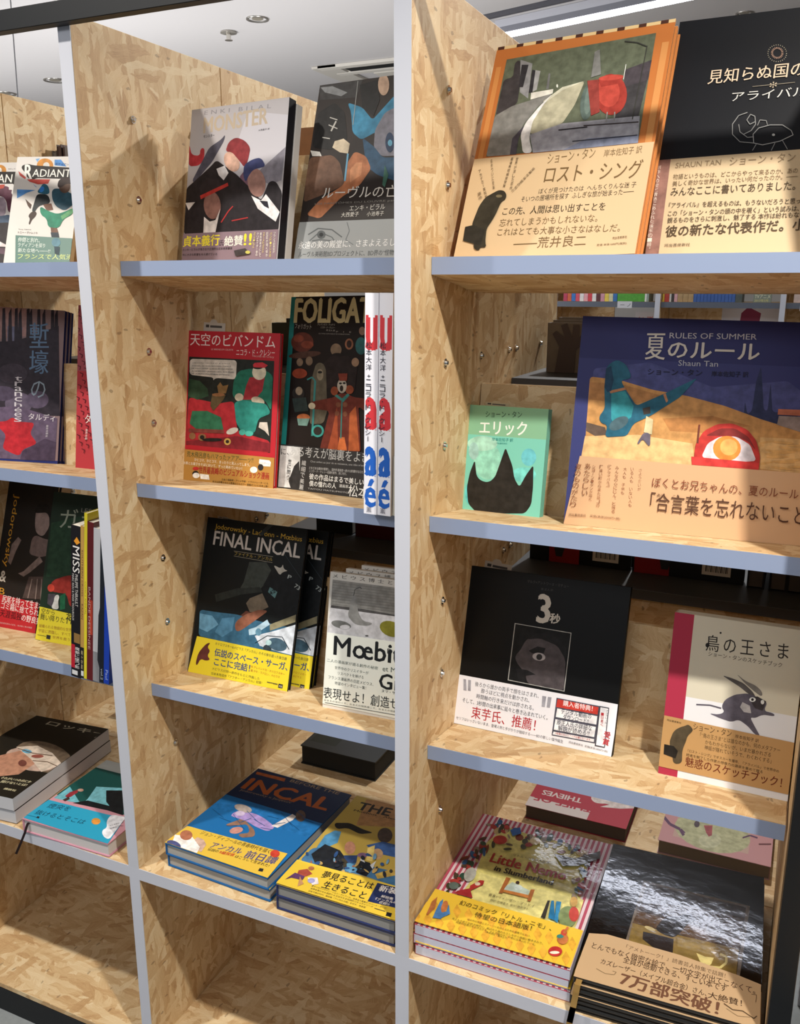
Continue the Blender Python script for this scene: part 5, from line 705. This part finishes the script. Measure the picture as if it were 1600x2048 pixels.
flat('hardback_comic', ['teal and cyan hardback comic with pink edge, dark ribbon bookmark, left bay deck'], .03, 1, (44, 1637), (216, 1688), (182, 1512), 'c48c9c',
 [('q', 'c9909c', [(0, 0), (1, 0), (1, 1), (0, 1)]), ('q', '174c48', [(0, .38), (.985, .36), (.985, .86), (0, .86)]), ('q', 'c8ccc8', [(0, .86), (1, .86), (1, 1), (0, 1)]), ('o', M_), ('p', '6cb0bc', [(430, 240), (560, 150), (640, 280), (560, 270)]), ('p', '7cc0cc', [(770, 150), (980, 160), (980, 330), (820, 300), (650, 290), (700, 250)]), ('p', '12161a', [(850, 180), (985, 180), (990, 340), (880, 310), (850, 270)]), ('p', '14181c', [(580, 280), (700, 260), (980, 330), (985, 380), (860, 340)]), ('p', '8a2c34', [(520, 225), (560, 195), (620, 175), (625, 195), (570, 230), (540, 240)]), ('e', 'b89080', 645, 178, 24, 12), ('p', '3a2c28', [(500, 255), (550, 230), (560, 250), (520, 268)])],
 ('2a9cc0', [(370, 252), (860, 375), (1000, 405), (860, 612), (190, 400)], M_), [('o', M_), ('p', 'e4e4ea', [(890, 375), (1010, 395), (870, 580), (820, 545), (815, 500), (860, 480), (850, 430)]), ('t', '143c54', '煙突を', 370, 320, 545, 350, 62, .005), ('t', '143c54', '抜けるとそこは', 270, 370, 660, 455, 62, .005), ('e', 'd08c3c', 768, 430, 36, 26), ('t', '3a3a48', 'おとぎばなしの', 880, 470, 990, 440, 12), ('t', '3a3a48', '世界だった。', 880, 495, 990, 465, 12), ('l', '1c5070', 3, [(200, 375), (300, 400)]), ('p', '20242a', [(300, 390), (318, 394), (310, 408), (290, 402)])], pages=mat('c8c4c2', .85))
# =================================================================== ribbons
def ribbon(label, pts, wd, m):
    cu = []; bm = bmesh.new(); prev = None
    for p in pts:
        p = Vector(p); a = bm.verts.new(p-Vector((wd/2, 0, 0))); b = bm.verts.new(p+Vector((wd/2, 0, 0)))
        if prev: bm.faces.new((prev[0], prev[1], b, a))
        prev = (a, b)
    bmesh.ops.solidify(bm, geom=bm.faces[:], thickness=.0005)
    o = finish(bm, 'ribbon_bookmark', None, [m], smooth=False); tag(o, label, 'bookmark'); return o
def onp(p, y): return hit(p, (0, y, 0), Vector((0, 1, 0)))
a = onp((1152, 1965), -.004)
ribbon('gold satin ribbon hanging in front of the glossy black picture book stack', [a+Vector((.004, .012, .003)), a+Vector((.003, -.004, 0)), onp((1152, 1985), -.010), onp((1146, 2015), -.012), onp((1139, 2045), -.012), onp((1130, 2100), -.010)], .009, mat('c09c5c', .35))
ribbon('dark brown ribbon hanging from the teal hardback over the deck edge', [onp((58, 1644), -.001)+Vector((0, .014, 0)), onp((55, 1648), -.003), onp((50, 1665), -.010), onp((42, 1685), -.016), onp((32, 1708), -.018)], .006, mat('2a1a1c', .5))
# =================================================================== spine-out comics by the posts
def spine_book(label, x, y, z, th, h, dep, cover, inks, pagesc=PAGES, lean=0, name='comic_magazine', group=None, tx=()):
    """stands upright, spine toward the viewer; x = left edge"""
    e = Vector((math.cos(lean), 0, -math.sin(lean))); hh = Vector((math.sin(lean), 0, math.cos(lean)))
    fr = Frame(Vector((x, y, z)), e, hh, th, h)
    root = empty(name, label, 'comic', M=fr.M(), group=group); cm = mat(cover, .35, coat=.3)
    bm = bmesh.new(); add_box(bm, (0, 0, 0), (.0008, dep, h)); add_box(bm, (th-.0008, 0, 0), (th, dep, h)); add_box(bm, (0, 0, 0), (th, .0008, h), .0003); finish(bm, 'cover', root, [cm])
    bm = bmesh.new(); add_box(bm, (.0008, .0008, .001), (th-.0008, dep-.001, h-.001)); finish(bm, 'page_block', root, [pagesc])
    ink = Ink(fr); draw(ink, inks); sp_draw(ink, th, h, tx); ink.obj('printed_spine', root); return root
zb = ZS[1]+.0005; red = 'c8343c'; blu = '1f5cb8'
def white_sp(l, g=0):
    def f(x): return x
    sp_ = [('q', 'e2e2ea', [(0, 0), (1, 0), (1, 1), (0, 1)])]
    return sp_
def vt(s, u0, v0, v1, size, col, n): # vertical lettering in spine fractions
    return ('vs', col, s, u0, v0, v1, size)
def spine_text(root_fr, items): pass
def sp_draw(ink, th, h, items):
    for col, s_, u, v0, v1, size, rot in items:
        if rot == 2: ink.text(s_, Vector((u*th, v0*h)), Vector((size*th, 0)), Vector((0, (v1-v0)*h)), mat(col), .03); continue
        if rot:   # latin, reading downwards
            o = Vector((u*th, v0*h)); ink.text(s_, o, Vector((0, (v1-v0)*h)), Vector((size*th, 0)), mat(col), .01)
        else:
            n = len(s_); st = Vector((0, (v1-v0)*h/n))
            for i, ch in enumerate(s_):
                o = Vector((u*th, v0*h))+st*(i+.9)
                if ch == 'ー': ink.text('|', o+Vector((size*th*.45, 0)), Vector((size*th*.12, 0)), -st*.8, mat(col))
                elif ch not in ' ・': ink.text(ch, o, Vector((size*th, 0)), -st*.85, mat(col), .008)
                elif ch == '・': ink.text(ch, o-st*.35+Vector((size*th*.4, 0)), Vector((size*th*.2, 0)), Vector((0, .002)), mat(col))
for i, x in enumerate((.478, .5005)):
    r = spine_book(['white art magazine with red and blue shapes, left of the pair', 'white art magazine with red and blue letter shapes, right of the pair, against the post'][i], x, .045, zb, .0215, .322, .20, 'dcdce6', white_sp(0, i), lean=.018, group='white art magazines by the middle post', tx=[(red, 'u', .06, .755, .90, .88, 2), (red, 'a', .06, .40, .54, .88, 2), (blu, 'a', .06, .185, .315, .88, 2), (blu, 'é', .06, .035, .165, .88, 2), ('2c2c38', '松本大洋', .10, .79, .66, .42, 0), ('2c2c38', '+', .2, .645, .63, .25, 0), ('2c2c38', 'ニコラ・ド・クレシー', .10, .625, .34, .40, 0), ('5c5c6c', 'SHARE', .25, .035, .01, .35, 1)])
r = spine_book('cream comic with small black print, wedged against the middle post', .5235, .05, zb, .021, .09, .19, 'd8d8cc', [('q', 'd8d8cc', [(0, 0), (1, 0), (1, 1), (0, 1)])], lean=.018, tx=[('2c3030', '衝撃作！', .25, .95, .35, .5, 0), ('2c3030', 'ep', .15, .1, .3, .7, 0)])
zc = ZS[2]+.0005
specs = [('black spined comic with bold white letters, leftmost of the row', -.141, .0222, .300, '17161a', [('q', '17161a', [(0, 0), (1, 0), (1, 1), (0, 1)]), ('q', 'b02030', [(0, .06), (.4, .06), (.4, .22), (0, .22)]), ('q', '8a6a3c', [(.3, .235), (.95, .235), (.95, .30), (.3, .30)]), ('q', 'd8902c', [(.6, .93), (.95, .90), (.6, .88), (.3, .90)]), ('q', 'd4d4d4', [(.1, .015), (.7, .015), (.7, .045), (.1, .045)])],
  [('e0dcd8', 'MISS', .18, .87, .70, .72, 1), ('c8c4c0', 'PHILIPPE THIRAULT', .42, .69, .48, .3, 1), ('c8c4c0', 'MARC RIOU & MARK VIGOUROUX', .12, .69, .38, .2, 1), ('e0dcd8', '魔都に墜つ影', .42, .21, .06, .5, 0)]),
 ('tan spined comic beside the black spined one, left bay', -.1186, .0084, .300, 'b08a48', [('q', 'b08a48', [(0, .21), (1, .21), (1, 1), (0, 1)]), ('q', '1c1c20', [(0, 0), (1, 0), (1, .21), (0, .21)]), ('q', 'd4d4d4', [(.2, .015), (.9, .015), (.9, .05), (.2, .05)])], [('5a3c20', 'SOUTHERN CROSS', .25, .85, .55, .45, 1), ('5a3c20', 'KAZAN', .25, .50, .40, .45, 1), ('c8b890', '南十字星', .2, .19, .06, .5, 0)]),
 ('thin bright yellow spined comic in the left bay row', -.1100, .0068, .325, 'd2c430', [('q', 'd2c430', [(0, 0), (1, 0), (1, 1), (0, 1)])], [('8a7c20', 'COMICS ANNUAL', .2, .6, .4, .5, 1)]),
 ('maroon spined comic between the yellow and grey ones', -.1030, .0143, .31, '5c1c20', [('q', '5c1c20', [(0, 0), (1, 0), (1, 1), (0, 1)]), ('q', 'a83c2c', [(.4, .30), (.9, .30), (.9, .52), (.4, .52)])], [('b89890', 'BANDE DESSINEE', .2, .6, .2, .35, 1)]),
 ('pale grey spined comic with black streaks, left bay row', -.0885, .0153, .30, 'a8a8ac', [('q', 'c0c0c4', [(0, .2), (1, .2), (1, 1), (0, 1)]), ('q', '8a8a8e', [(0, 0), (1, 0), (1, .2), (0, .2)]), ('q', '24262c', [(.7, .15), (1, .1), (1, .5), (.8, .45)])], []),
 ('near black spined comic beside the streaked grey one', -.0730, .0103, .285, '20242c', [('q', '20242c', [(0, 0), (1, 0), (1, 1), (0, 1)])], [('c0c4c8', 'vol.2', .3, .10, .02, .5, 1)]),
 ('vivid blue spined comic, last of the row against the left post', -.0625, .0123, .28, '1f44b4', [('q', '1f44b4', [(0, 0), (1, 0), (1, 1), (0, 1)])], [('a8b8e8', 'Paul', .3, .10, .03, .5, 1)])]
for lb, x, th, h, c, ink_, tx in specs:
    r = spine_book(lb, x, .042, zc-.004, th, h, .19, c, ink_, lean=.115, tx=tx)
# =================================================================== rear side books
def plain_book(label, a, b, cover, open_side='-z', group=None, name='book', pg=PAGES, cat='book', extra=None, hard=.002):
    """closed book as boards + pages; open_side = face where the page block shows toward the viewer"""
    x0, y0, z0 = a; x1, y1, z1 = b; root = empty(name, label, cat, loc=((x0+x1)/2, (y0+y1)/2, z0), group=group); o = Vector(root.location); cm = mat(cover, .45, var=.05)
    bm = bmesh.new(); L = lambda p, q, m=bm: add_box(m, Vector(p)-o, Vector(q)-o, .0003)
    if open_side == 'flat':      # lying, spine at the far side, fore edge toward viewer
        L((x0, y0, z0), (x1, y1, z0+hard)); L((x0, y0, z1-hard), (x1, y1, z1)); L((x0, y1-hard, z0), (x1, y1, z1)); pa, pb = (x0+.002, y0+.003, z0+hard), (x1-.002, y1-hard, z1-hard)
    elif open_side == 'up':      # standing face-out, back cover toward viewer
        L((x0, y0, z0), (x1, y0+hard, z1)); L((x0, y1-hard, z0), (x1, y1, z1)); L((x0, y0, z0), (x0+hard, y1, z1)); pa, pb = (x0+hard, y0+hard, z0+.002), (x1-.002, y1-hard, z1-.003)
    else:                        # standing edge-on, fore edge toward viewer
        L((x0, y0, z0), (x0+hard, y1, z1)); L((x1-hard, y0, z0), (x1, y1, z1)); L((x0, y1-hard, z0), (x1, y1, z1)); pa, pb = (x0+hard, y0+.002, z0+.003), (x1-hard, y1-hard, z1-.003)
    finish(bm, 'cover', root, [cm]); bm = bmesh.new(); add_box(bm, Vector(pa)-o, Vector(pb)-o); finish(bm, 'page_block', root, [pg])
    if extra:
        fr = extra[0]; ink = Ink(fr); draw(ink, extra[1]); q = ink.obj('printed_cover', root)
        q.matrix_parent_inverse = Matrix.Translation(o).inverted(); q.matrix_basis = fr.M()
    return root
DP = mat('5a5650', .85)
# deck, rear side
fr_ = Frame((.103, .455, .046), Vector((1, 0, 0)), Vector((0, 1, 0)), .188, .26)
plain_book('thick black box book lying on the deck behind the blue album pair', (.103, .455, .0), (.291, .715, .046), '1c1d1c', 'flat', hard=.003, pg=mat('1f1e1b', .8), extra=(fr_, [('q', '24261f', [(.05, .1), (.4, .1), (.4, .3), (.05, .3)])]))
tf = Frame((.628, .458, .030), Vector((1, 0, .0)), Vector((0, 1, 0)), .203, .27)
plain_book('glossy red and white book lying upside down on the rear of the deck', (.628, .458, .0), (.831, .728, .030), '8a2430', 'flat', hard=.0012, pg=mat('4a3e34', .85), extra=(tf, [('q', 'a42c3c', [(0, 0), (1, 0), (1, 1), (0, 1)]), ('q', 'c8bcb8', [(0, 0), (.62, 0), (.62, .12), (0, .13)]), ('o', (1040, 1560), 4),
   ('p', 'd0c4c0', [(640, 215), (780, 180), (820, 170), (1200, 220), (800, 230)]), ('t', 'a42c3c', 'THIEF OF', 588, 222, 130, 118, 52, .03), ('t', 'd0c4c0', 'THIEVES', 500, 150, 190, 80, 44, .03),
   ('p', 'd0c4c0', [(560, 140), (600, 110), (660, 120), (760, 150), (850, 165), (850, 175), (760, 165), (830, 190), (825, 200), (740, 180), (780, 215), (770, 222), (700, 190), (640, 190), (590, 180)]), ('e', '2a2022', 330, 55, 32, 16)]))
pf = Frame((.892, .452, .028), Vector((1, 0, 0)), Vector((0, 1, 0)), .2, .2)
plain_book('pink and pale green paperback lying at the rear of the deck by the right end', (.892, .452, .0), (1.092, .652, .028), 'b08a8c', 'flat', hard=.0012, pg=mat('6f6252', .85), extra=(pf, [('q', 'b8888a', [(0, 0), (1, 0), (1, 1), (0, 1)]), ('q', 'b89a8e', [(.12, .12), (.8, .12), (.8, .9), (.12, .9)]), ('o', Q_), ('e', 'a8a884', 900, 520, 310, 150, 14), ('e', 'b4b494', 880, 580, 90, 60), ('l', '5a3c58', 22, [(510, 390), (560, 450), (640, 490), (670, 540)]), ('l', '5a3c58', 10, [(650, 490), (680, 520)]), ('p', '9a4c50', [(830, 460), (900, 460), (895, 540), (870, 550), (850, 520)]), ('l', '5a3c58', 12, [(1140, 560), (1200, 540), (1260, 560)]), ('l', '6a3c40', 12, [(1270, 610), (1370, 610)]), ('e', '4a3c44', 775, 450, 22, 26)]))
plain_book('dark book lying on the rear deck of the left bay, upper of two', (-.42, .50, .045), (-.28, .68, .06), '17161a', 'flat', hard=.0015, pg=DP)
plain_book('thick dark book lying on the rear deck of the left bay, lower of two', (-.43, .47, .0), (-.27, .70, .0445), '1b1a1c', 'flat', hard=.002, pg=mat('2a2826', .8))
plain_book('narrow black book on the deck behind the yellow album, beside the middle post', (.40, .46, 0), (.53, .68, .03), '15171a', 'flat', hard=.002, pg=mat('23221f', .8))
# rear third-level shelf, right bay: black paperbacks seen from behind
for k, (x0, x1) in enumerate(((.592, .792), (.794, .995))):
    f2 = Frame((x0, .548, .5225), Vector((1, 0, 0)), Vector((0, 0, 1)), x1-x0, .245)
    bars = [('q', 'd8d4ce', [(.63, .05), (.88, .05), (.88, .30), (.63, .30)])] + [('q', '2a2a2c', [(.66+j*.0145, .075), (.66+j*.0145+(.005 if j % 3 else .009), .075), (.66+j*.0145+(.005 if j % 3 else .009), .30), (.66+j*.0145, .30)]) for j in range(14)]
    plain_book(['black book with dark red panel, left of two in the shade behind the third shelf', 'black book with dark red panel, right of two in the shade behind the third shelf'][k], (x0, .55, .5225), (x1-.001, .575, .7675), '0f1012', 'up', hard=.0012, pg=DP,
      extra=(f2, [('q', '8a2024', [(.2 if k == 0 else .02, .0), (.5 if k == 0 else .34, .0), (.5 if k == 0 else .34, .7), (.2 if k == 0 else .02, .7)])] + bars + [('q', '2e2e30', [(.27, .05), (.33, .05), (.36, .15), (.3, .2), (.25, .12)])]))
for k, x in enumerate((1.0, 1.037, 1.066)):
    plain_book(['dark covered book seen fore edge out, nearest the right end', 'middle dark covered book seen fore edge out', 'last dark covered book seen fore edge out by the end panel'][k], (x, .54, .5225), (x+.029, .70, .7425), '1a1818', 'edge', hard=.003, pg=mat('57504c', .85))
# rear second-level shelf, right bay: grey books with a dark hand shape
for k in range(3):
    y0 = .578+k*.03; f2 = Frame((.603, y0-.002, .8905), Vector((1, 0, 0)), Vector((0, 0, 1)), .17, .098)
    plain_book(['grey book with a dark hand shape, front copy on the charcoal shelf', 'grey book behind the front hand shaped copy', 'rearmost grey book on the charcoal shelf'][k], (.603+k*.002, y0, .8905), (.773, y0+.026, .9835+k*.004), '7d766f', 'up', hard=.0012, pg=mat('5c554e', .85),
      extra=(f2, [('q', '5c5558', [(.1, 0), (.32, 0), (.33, .45), (.42, .55), (.52, .85), (.45, .87), (.36, .68), (.36, .92), (.29, .92), (.28, .70), (.22, .95), (.15, .9), (.2, .68), (.1, .8), (.06, .74), (.14, .5)])]) if k == 0 else None)
# rear, middle bay
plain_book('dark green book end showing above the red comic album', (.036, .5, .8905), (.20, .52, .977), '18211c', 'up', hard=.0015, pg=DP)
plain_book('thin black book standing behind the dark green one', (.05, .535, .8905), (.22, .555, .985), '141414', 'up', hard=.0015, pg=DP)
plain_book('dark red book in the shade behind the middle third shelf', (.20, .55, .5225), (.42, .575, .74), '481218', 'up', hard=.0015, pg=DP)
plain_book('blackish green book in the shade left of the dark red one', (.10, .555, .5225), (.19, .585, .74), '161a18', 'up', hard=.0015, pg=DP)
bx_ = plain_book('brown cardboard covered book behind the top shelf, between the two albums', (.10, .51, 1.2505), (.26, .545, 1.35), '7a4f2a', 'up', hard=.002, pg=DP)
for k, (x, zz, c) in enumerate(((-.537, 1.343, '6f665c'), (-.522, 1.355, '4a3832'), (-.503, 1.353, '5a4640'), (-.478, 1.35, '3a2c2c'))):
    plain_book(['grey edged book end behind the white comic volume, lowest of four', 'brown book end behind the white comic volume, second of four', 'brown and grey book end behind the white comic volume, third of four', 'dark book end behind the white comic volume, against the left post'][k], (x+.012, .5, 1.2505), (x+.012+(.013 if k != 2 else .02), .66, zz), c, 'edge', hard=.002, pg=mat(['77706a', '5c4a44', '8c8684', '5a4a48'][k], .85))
# =================================================================== paper slips
def slip(label, px, plane_y, w_, h_, tone, rot=0, round_=False):
    P = hit(px, (0, plane_y, 0), Vector((0, 1, 0))); f = Frame(P, Vector((math.cos(rot), 0, math.sin(rot))), Vector((-math.sin(rot), .15, math.cos(rot))), w_, h_)
    bm = bmesh.new(); pts = [(0, -.02), (w_, -.02), (w_, h_*.8), (w_*.62, h_*.8)]+[(w_*.45+w_*.17*math.cos(a), h_*.8+h_*.3*math.sin(a)) for a in [math.pi*i/8 for i in range(9)]]+[(w_*.28, h_*.8), (0, h_*.8)]
    v1 = [bm.verts.new((p[0], 0, p[1])) for p in pts]; v2 = [bm.verts.new((p[0], .0004, p[1])) for p in pts]
    bm.faces.new(v1); bm.faces.new(v2[::-1])
    for i in range(len(pts)): bm.faces.new((v1[i-1], v2[i-1], v2[i], v1[i]))
    bmesh.ops.recalc_face_normals(bm, faces=bm.faces)
    o = finish(bm, 'order_slip', None, [mat(tone, .8)]); o.matrix_basis = f.M(); tag(o, label, 'paper slip')
    ink = Ink(f); ink.raw([Vector(q) for q in ((w_*.1, h_*.35), (w_*.25, h_*.35), (w_*.25, h_*.6), (w_*.1, h_*.6))], mat('3a3632'), False); ink.raw([Vector(q) for q in ((w_*.3, h_*.35), (w_*.85, h_*.35), (w_*.85, h_*.55), (w_*.3, h_*.55))], mat('4a4642'), False)
    ink.base = .0004; q = ink.obj('printed_text', o)
slip('white paper order slip sticking up from the red comic album', (407, 662), .247, .047, .020, 'b8b0a4', -.03)
slip('white paper order slip sticking up from the square black book', (968, 1139), .272, .048, .020, 'c0b8ac', -.06)
slip('pale paper order slip sticking up from the small mint green book', (970, 812), .243, .04, .009, 'b8a888', -.03)
slip('pale order slip sticking up from the large black comic album', (435, 1036), .262, .04, .005, 'a8a094', -.08)
# =================================================================== far bookcase
YB = 3.36; fb = empty('bookcase', 'far strand board bookcase seen through the opening, white posts and grey shelf', 'bookcase', (.35, YB, FLOOR))
for x in (-.748, -.198, .352, .902, 1.452, 2.0):
    p = at(fb, box('side_panel', (x, YB+.0012, FLOOR), (x+T, YB+.35, 1.44), OSB, fb)); box('edge_band', (x, YB, FLOOR), (x+T, YB+.0012, 1.44), POST, p, 0)
for z in (.60, .975, 1.25):
    for x in (-.748, -.198, .352, .902, 1.452):
        s = at(fb, box('shelf', (x+T+.001, YB+.0212, z-.026), (x+.549, YB+.3, z), OSB, fb)); box('edge_band', (x+T+.001, YB+.02, z-.026), (x+.549, YB+.0212, z), mat('5c626e', .5), s, 0)
for x in (-.748, -.198, .352, .902, 1.452):
    at(fb, box('backing_board', (x+T+.001, YB+.302, .78), (x+.30, YB+.312, 1.24), OSB, fb))
rb2 = random.Random(11)
def far_books(x0, items, z=.9755, bayname=''):
    x = x0
    for i, (c, wd, nm, grp, h) in enumerate(items):
        o = box('paperback', (0, 0, 0), (wd-.0008, .13, h), mat(c, .45, var=.1), None, .0005); o.location = (x, YB+.035, z)
        st = box('title_strip', (wd*.25, -.0005, h*.35), (wd*.7, 0, h*.8), mat('e4e0dc' if sum(int(c[k:k+2], 16) for k in (0, 2, 4)) < 420 else '3a3a44', .5), o, 0)
        tag(o, f'{nm} on the far bookcase shelf, {bayname}' if not grp else f'{nm} on the far bookcase shelf', 'book', grp); x += wd
C_ = [('a83050', 'crimson spined'), ('c05a34', 'rust spined'), ('2f6cb4', 'blue spined'), ('c84a5c', 'rose spined'), ('d8d4d4', 'white spined'), ('d89ca4', 'pink spined'), ('c83c48', 'scarlet spined'), ('d8d8d8', 'pale spined'), ('5a2c30', 'maroon spined'), ('c08a9c', 'mauve spined'), ('d8c050', 'mustard spined'), ('c8c4a0', 'ivory spined'), ('346aa8', 'cobalt spined')]
far_books(-.10, [(c, .0205, n+' paperback', None, .11) for c, n in C_], bayname='left compartment, among the mixed reds')
far_books(.352-.185, [('4f9a38', .13, 'bright green wide book', None, .11), ('d8dcd8', .010, 'thin white book right of the green one', None, .11), ('8a9a94', .010, 'thin grey green book near the white post', None, .11)], bayname='left compartment')
far_books(.352+T+.004, [('d0b040', .010, 'mustard paperback', None, .11), ('b8443a', .022, 'brick red paperback', None, .11), ('c8c8c0', .010, 'thin pale paperback', None, .11), ('3a3434', .012, 'dark brown paperback', None, .11), ('c89aa0', .016, 'dusty pink paperback', None, .11)] + [('a88c64', .024, 'tan spined paperback', 'tan paperbacks on the far shelf', .11)]*3 + [('3a5c9c', .0155, 'blue and white volume of a matching row', 'matching blue volumes on the far shelf', .11)]*12 + [('4c5450', .03, 'dark grey green book', None, .11)], bayname='right compartment')
o = box('shop_sign', (0, 0, 0), (.078, .012, .11), mat('7c8478', .6), None); o.location = (.785, YB+.03, .9755); tag(o, 'grey green sign with pale lettering at the end of the far shelf', 'sign')
f = Frame((.785, YB+.0298, .9755), Vector((1, 0, 0)), Vector((0, 0, 1)), .078, .11); ik = Ink(Frame((0, 0, 0), Vector((1, 0, 0)), Vector((0, 0, 1)), .078, .11)); ik.text('TVアニメ', Vector((.006, .018)), Vector((.066, 0)), Vector((0, .018)), mat('d8d8b8'), .01); ik.text('2017年7月', Vector((.006, .003)), Vector((.058, 0)), Vector((0, .012)), mat('d0c880'), .01); ik.obj('sign_lettering', o)
far_books(.902+T+.03, [('c8b4ac', .03, 'pale spined book beyond the right white post', None, .11), ('b8a49c', .03, 'beige spined book beyond the right white post', None, .11)], bayname='third compartment')
def card(label, x, z, wd, h, txt):
    o = box('shelf_card', (0, 0, 0), (wd, .002, h), mat('c8c8cc', .5), None, 0); o.location = (x, YB+.0175, z); tag(o, label, 'sign')
    ik = Ink(Frame((0, 0, 0), Vector((1, 0, 0)), Vector((0, 0, 1)), wd, h)); ik.text(txt, Vector((wd*.2, h*.2)), Vector((wd*.7, 0)), Vector((0, h*.5)), mat('2a2a30')); ik.obj('card_lettering', o)
card('small white card clipped to the far shelf edge under the green book', .172, .945, .07, .032, 'ー ノ'); card('small white card with black kana on the far shelf, right of the white post', .985, .94, .08, .036, '∴ つー')
# bright things seen below the far shelf
o = box('poster', (0, 0, 0), (.10, .003, .2), mat('d8d8e0', .6), None, 0); o.location = (.21, YB+.30, .72); tag(o, 'white poster with orange lettering standing on the far bookcase lower shelf', 'poster'); ik = Ink(Frame((0, 0, 0), Vector((1, 0, 0)), Vector((0, 0, 1)), .1, .2)); ik.text('い 咲', Vector((.02, .15)), Vector((.07, 0)), Vector((0, .03)), mat('c04a30'), .01); ik.obj('poster_lettering', o)
o = box('poster', (0, 0, 0), (.26, .003, .25), mat('dcdce6', .6), None, 0); o.location = (.63, YB+.30, .70); tag(o, 'white poster with a magenta flower patch seen under the far shelf', 'poster'); ik = Ink(Frame((0, 0, 0), Vector((1, 0, 0)), Vector((0, 0, 1)), .26, .25)); ik.raw([Vector(q) for q in ((.08, .1), (.17, .12), (.18, .22), (.12, .25), (.09, .22))], mat('8a3050'), False); ik.obj('poster_print', o)
# =================================================================== ceiling fittings
def downlight(label, x, y, r=.055):
    root = empty('downlight', label, 'light', (x, y, CEIL)); bm = bmesh.new()
    n = 28; R0 = [(r, 0), (r, -.006), (r*.82, -.006), (r*.72, .02), (r*.35, .028)]; rings = [[bm.verts.new((a*math.cos(t), a*math.sin(t), z)) for t in [k*math.tau/n for k in range(n)]] for a, z in R0]
    for a, b in zip(rings, rings[1:]):
        for k in range(n): bm.faces.new((a[k-1], a[k], b[k], b[k-1]))
    finish(bm, 'trim_ring', root, [mat('b8b4ae', .25, .8)], smooth=True)
    bm = bmesh.new(); cyl(bm, (0, 0, -.001), r*.5, .004, 2, 20); finish(bm, 'lens', root, [mat('8a8478', .3)])
downlight('round recessed downlight in the ceiling above the middle bay', -1.544, 2.941, .055)
downlight('round recessed downlight above the left bay, nearer the post', -3.444, 3.544, .07)
downlight('round recessed downlight at the far left of the ceiling', -4.05, 3.708, .07)
downlight('small recessed downlight beyond the black picture book', .60, 3.82, .04)
root = empty('sprinkler', 'small chrome fire sprinkler in the ceiling left of the round downlight', 'sprinkler', (-1.805, 3.073, CEIL))
bm = bmesh.new(); cyl(bm, (0, 0, -.004), .042, .008, 2, 24, .036); finish(bm, 'rosette', root, [mat('c8c4bc', .3, .7)]); bm = bmesh.new(); cyl(bm, (0, 0, -.022), .012, .03, 2, 12); cyl(bm, (0, 0, -.04), .02, .003, 2, 16); finish(bm, 'nozzle', root, [CHROME])
vt_ = empty('air_vent', 'rectangular ceiling air conditioner with a black slot, above the right album', 'air conditioner', (-1.1, 4.1, CEIL)); V = lambda n, a, b, m: at(vt_, box(n, a, b, m, vt_))
V('face_panel', (-1.50, 4.12, CEIL-.022), (-.2, 4.9, CEIL-.001), mat('cfcbc2', .6)); V('slot', (-1.62, 3.96, CEIL-.012), (-.2, 4.06, CEIL-.0012), mat('0d0d0e', .8)); V('frame', (-1.76, 3.90, CEIL-.018), (-.2, 3.955, CEIL-.001), mat('d0ccc4', .6)); V('frame', (-1.72, 4.062, CEIL-.018), (-.2, 4.115, CEIL-.001), mat('d0ccc4', .6)); V('frame', (-1.80, 3.90, CEIL-.016), (-1.64, 4.9, CEIL-.0015), mat('c4c0b8', .6))
tl = empty('tube_light', 'long white fluorescent batten on the ceiling at the top right', 'light', (-.50, 3.49, CEIL)); tl.rotation_euler = (0, 0, math.radians(-15.5))
V2 = lambda n, a, b, m: box(n, a, b, m, tl)
V2('housing', (0, -.045, -.035), (2.2, .045, -.001), mat('c8cad4', .5)); V2('shield_flange', (0, -.045, -.062), (2.2, -.041, -.035), mat('8a8c96', .5)); V2('shield_flange', (0, .041, -.062), (2.2, .045, -.035), mat('c8cad4', .5))  # side flanges added to keep the tube's light off the nearby ceiling
bm = bmesh.new(); cyl(bm, (1.1, 0, -.056), .02, 2.16, 0, 16); finish(bm, 'tube', tl, [mat('f0f4ff', .5, emit=12)], smooth=True)
V2('track', (-.1, -.16, -.02), (2.4, -.135, -.001), mat('55555c', .5))
bm = bmesh.new(); a = hit((22, -20), (0, 1.6, 0), Vector((0, 1, 0))); b = hit((36, 195), (0, 1.6, 0), Vector((0, 1, 0))); 
dv = Vector((a.x, 1.6, CEIL)); bm.free(); bm = bmesh.new(); L3 = (dv-b).length; bmesh.ops.create_cone(bm, cap_ends=True, segments=8, radius1=.0022, radius2=.0022, depth=L3, matrix=Matrix.Translation((dv+b)/2) @ (dv-b).to_track_quat('Z', 'Y').to_matrix().to_4x4())
tag(finish(bm, 'hanging_wire', None, [mat('c4c4c8', .5)]), 'thin pale wire hanging from the ceiling at the top left', 'wire')
# neighbouring low unit seen past the black end post
nb = empty('display_table', 'brightly lit pale strand board table beyond the black end post, bottom right corner', 'table', (1.7, .25, FLOOR))
at(nb, box('table_top', (1.15, -.3, .10), (2.3, .8, .13), OSB, nb)); 
for x in (1.18, 2.22):
    for y in (-.27, .73): at(nb, box('leg', (x, y, FLOOR), (x+.04, y+.04, .0995), POST, nb))
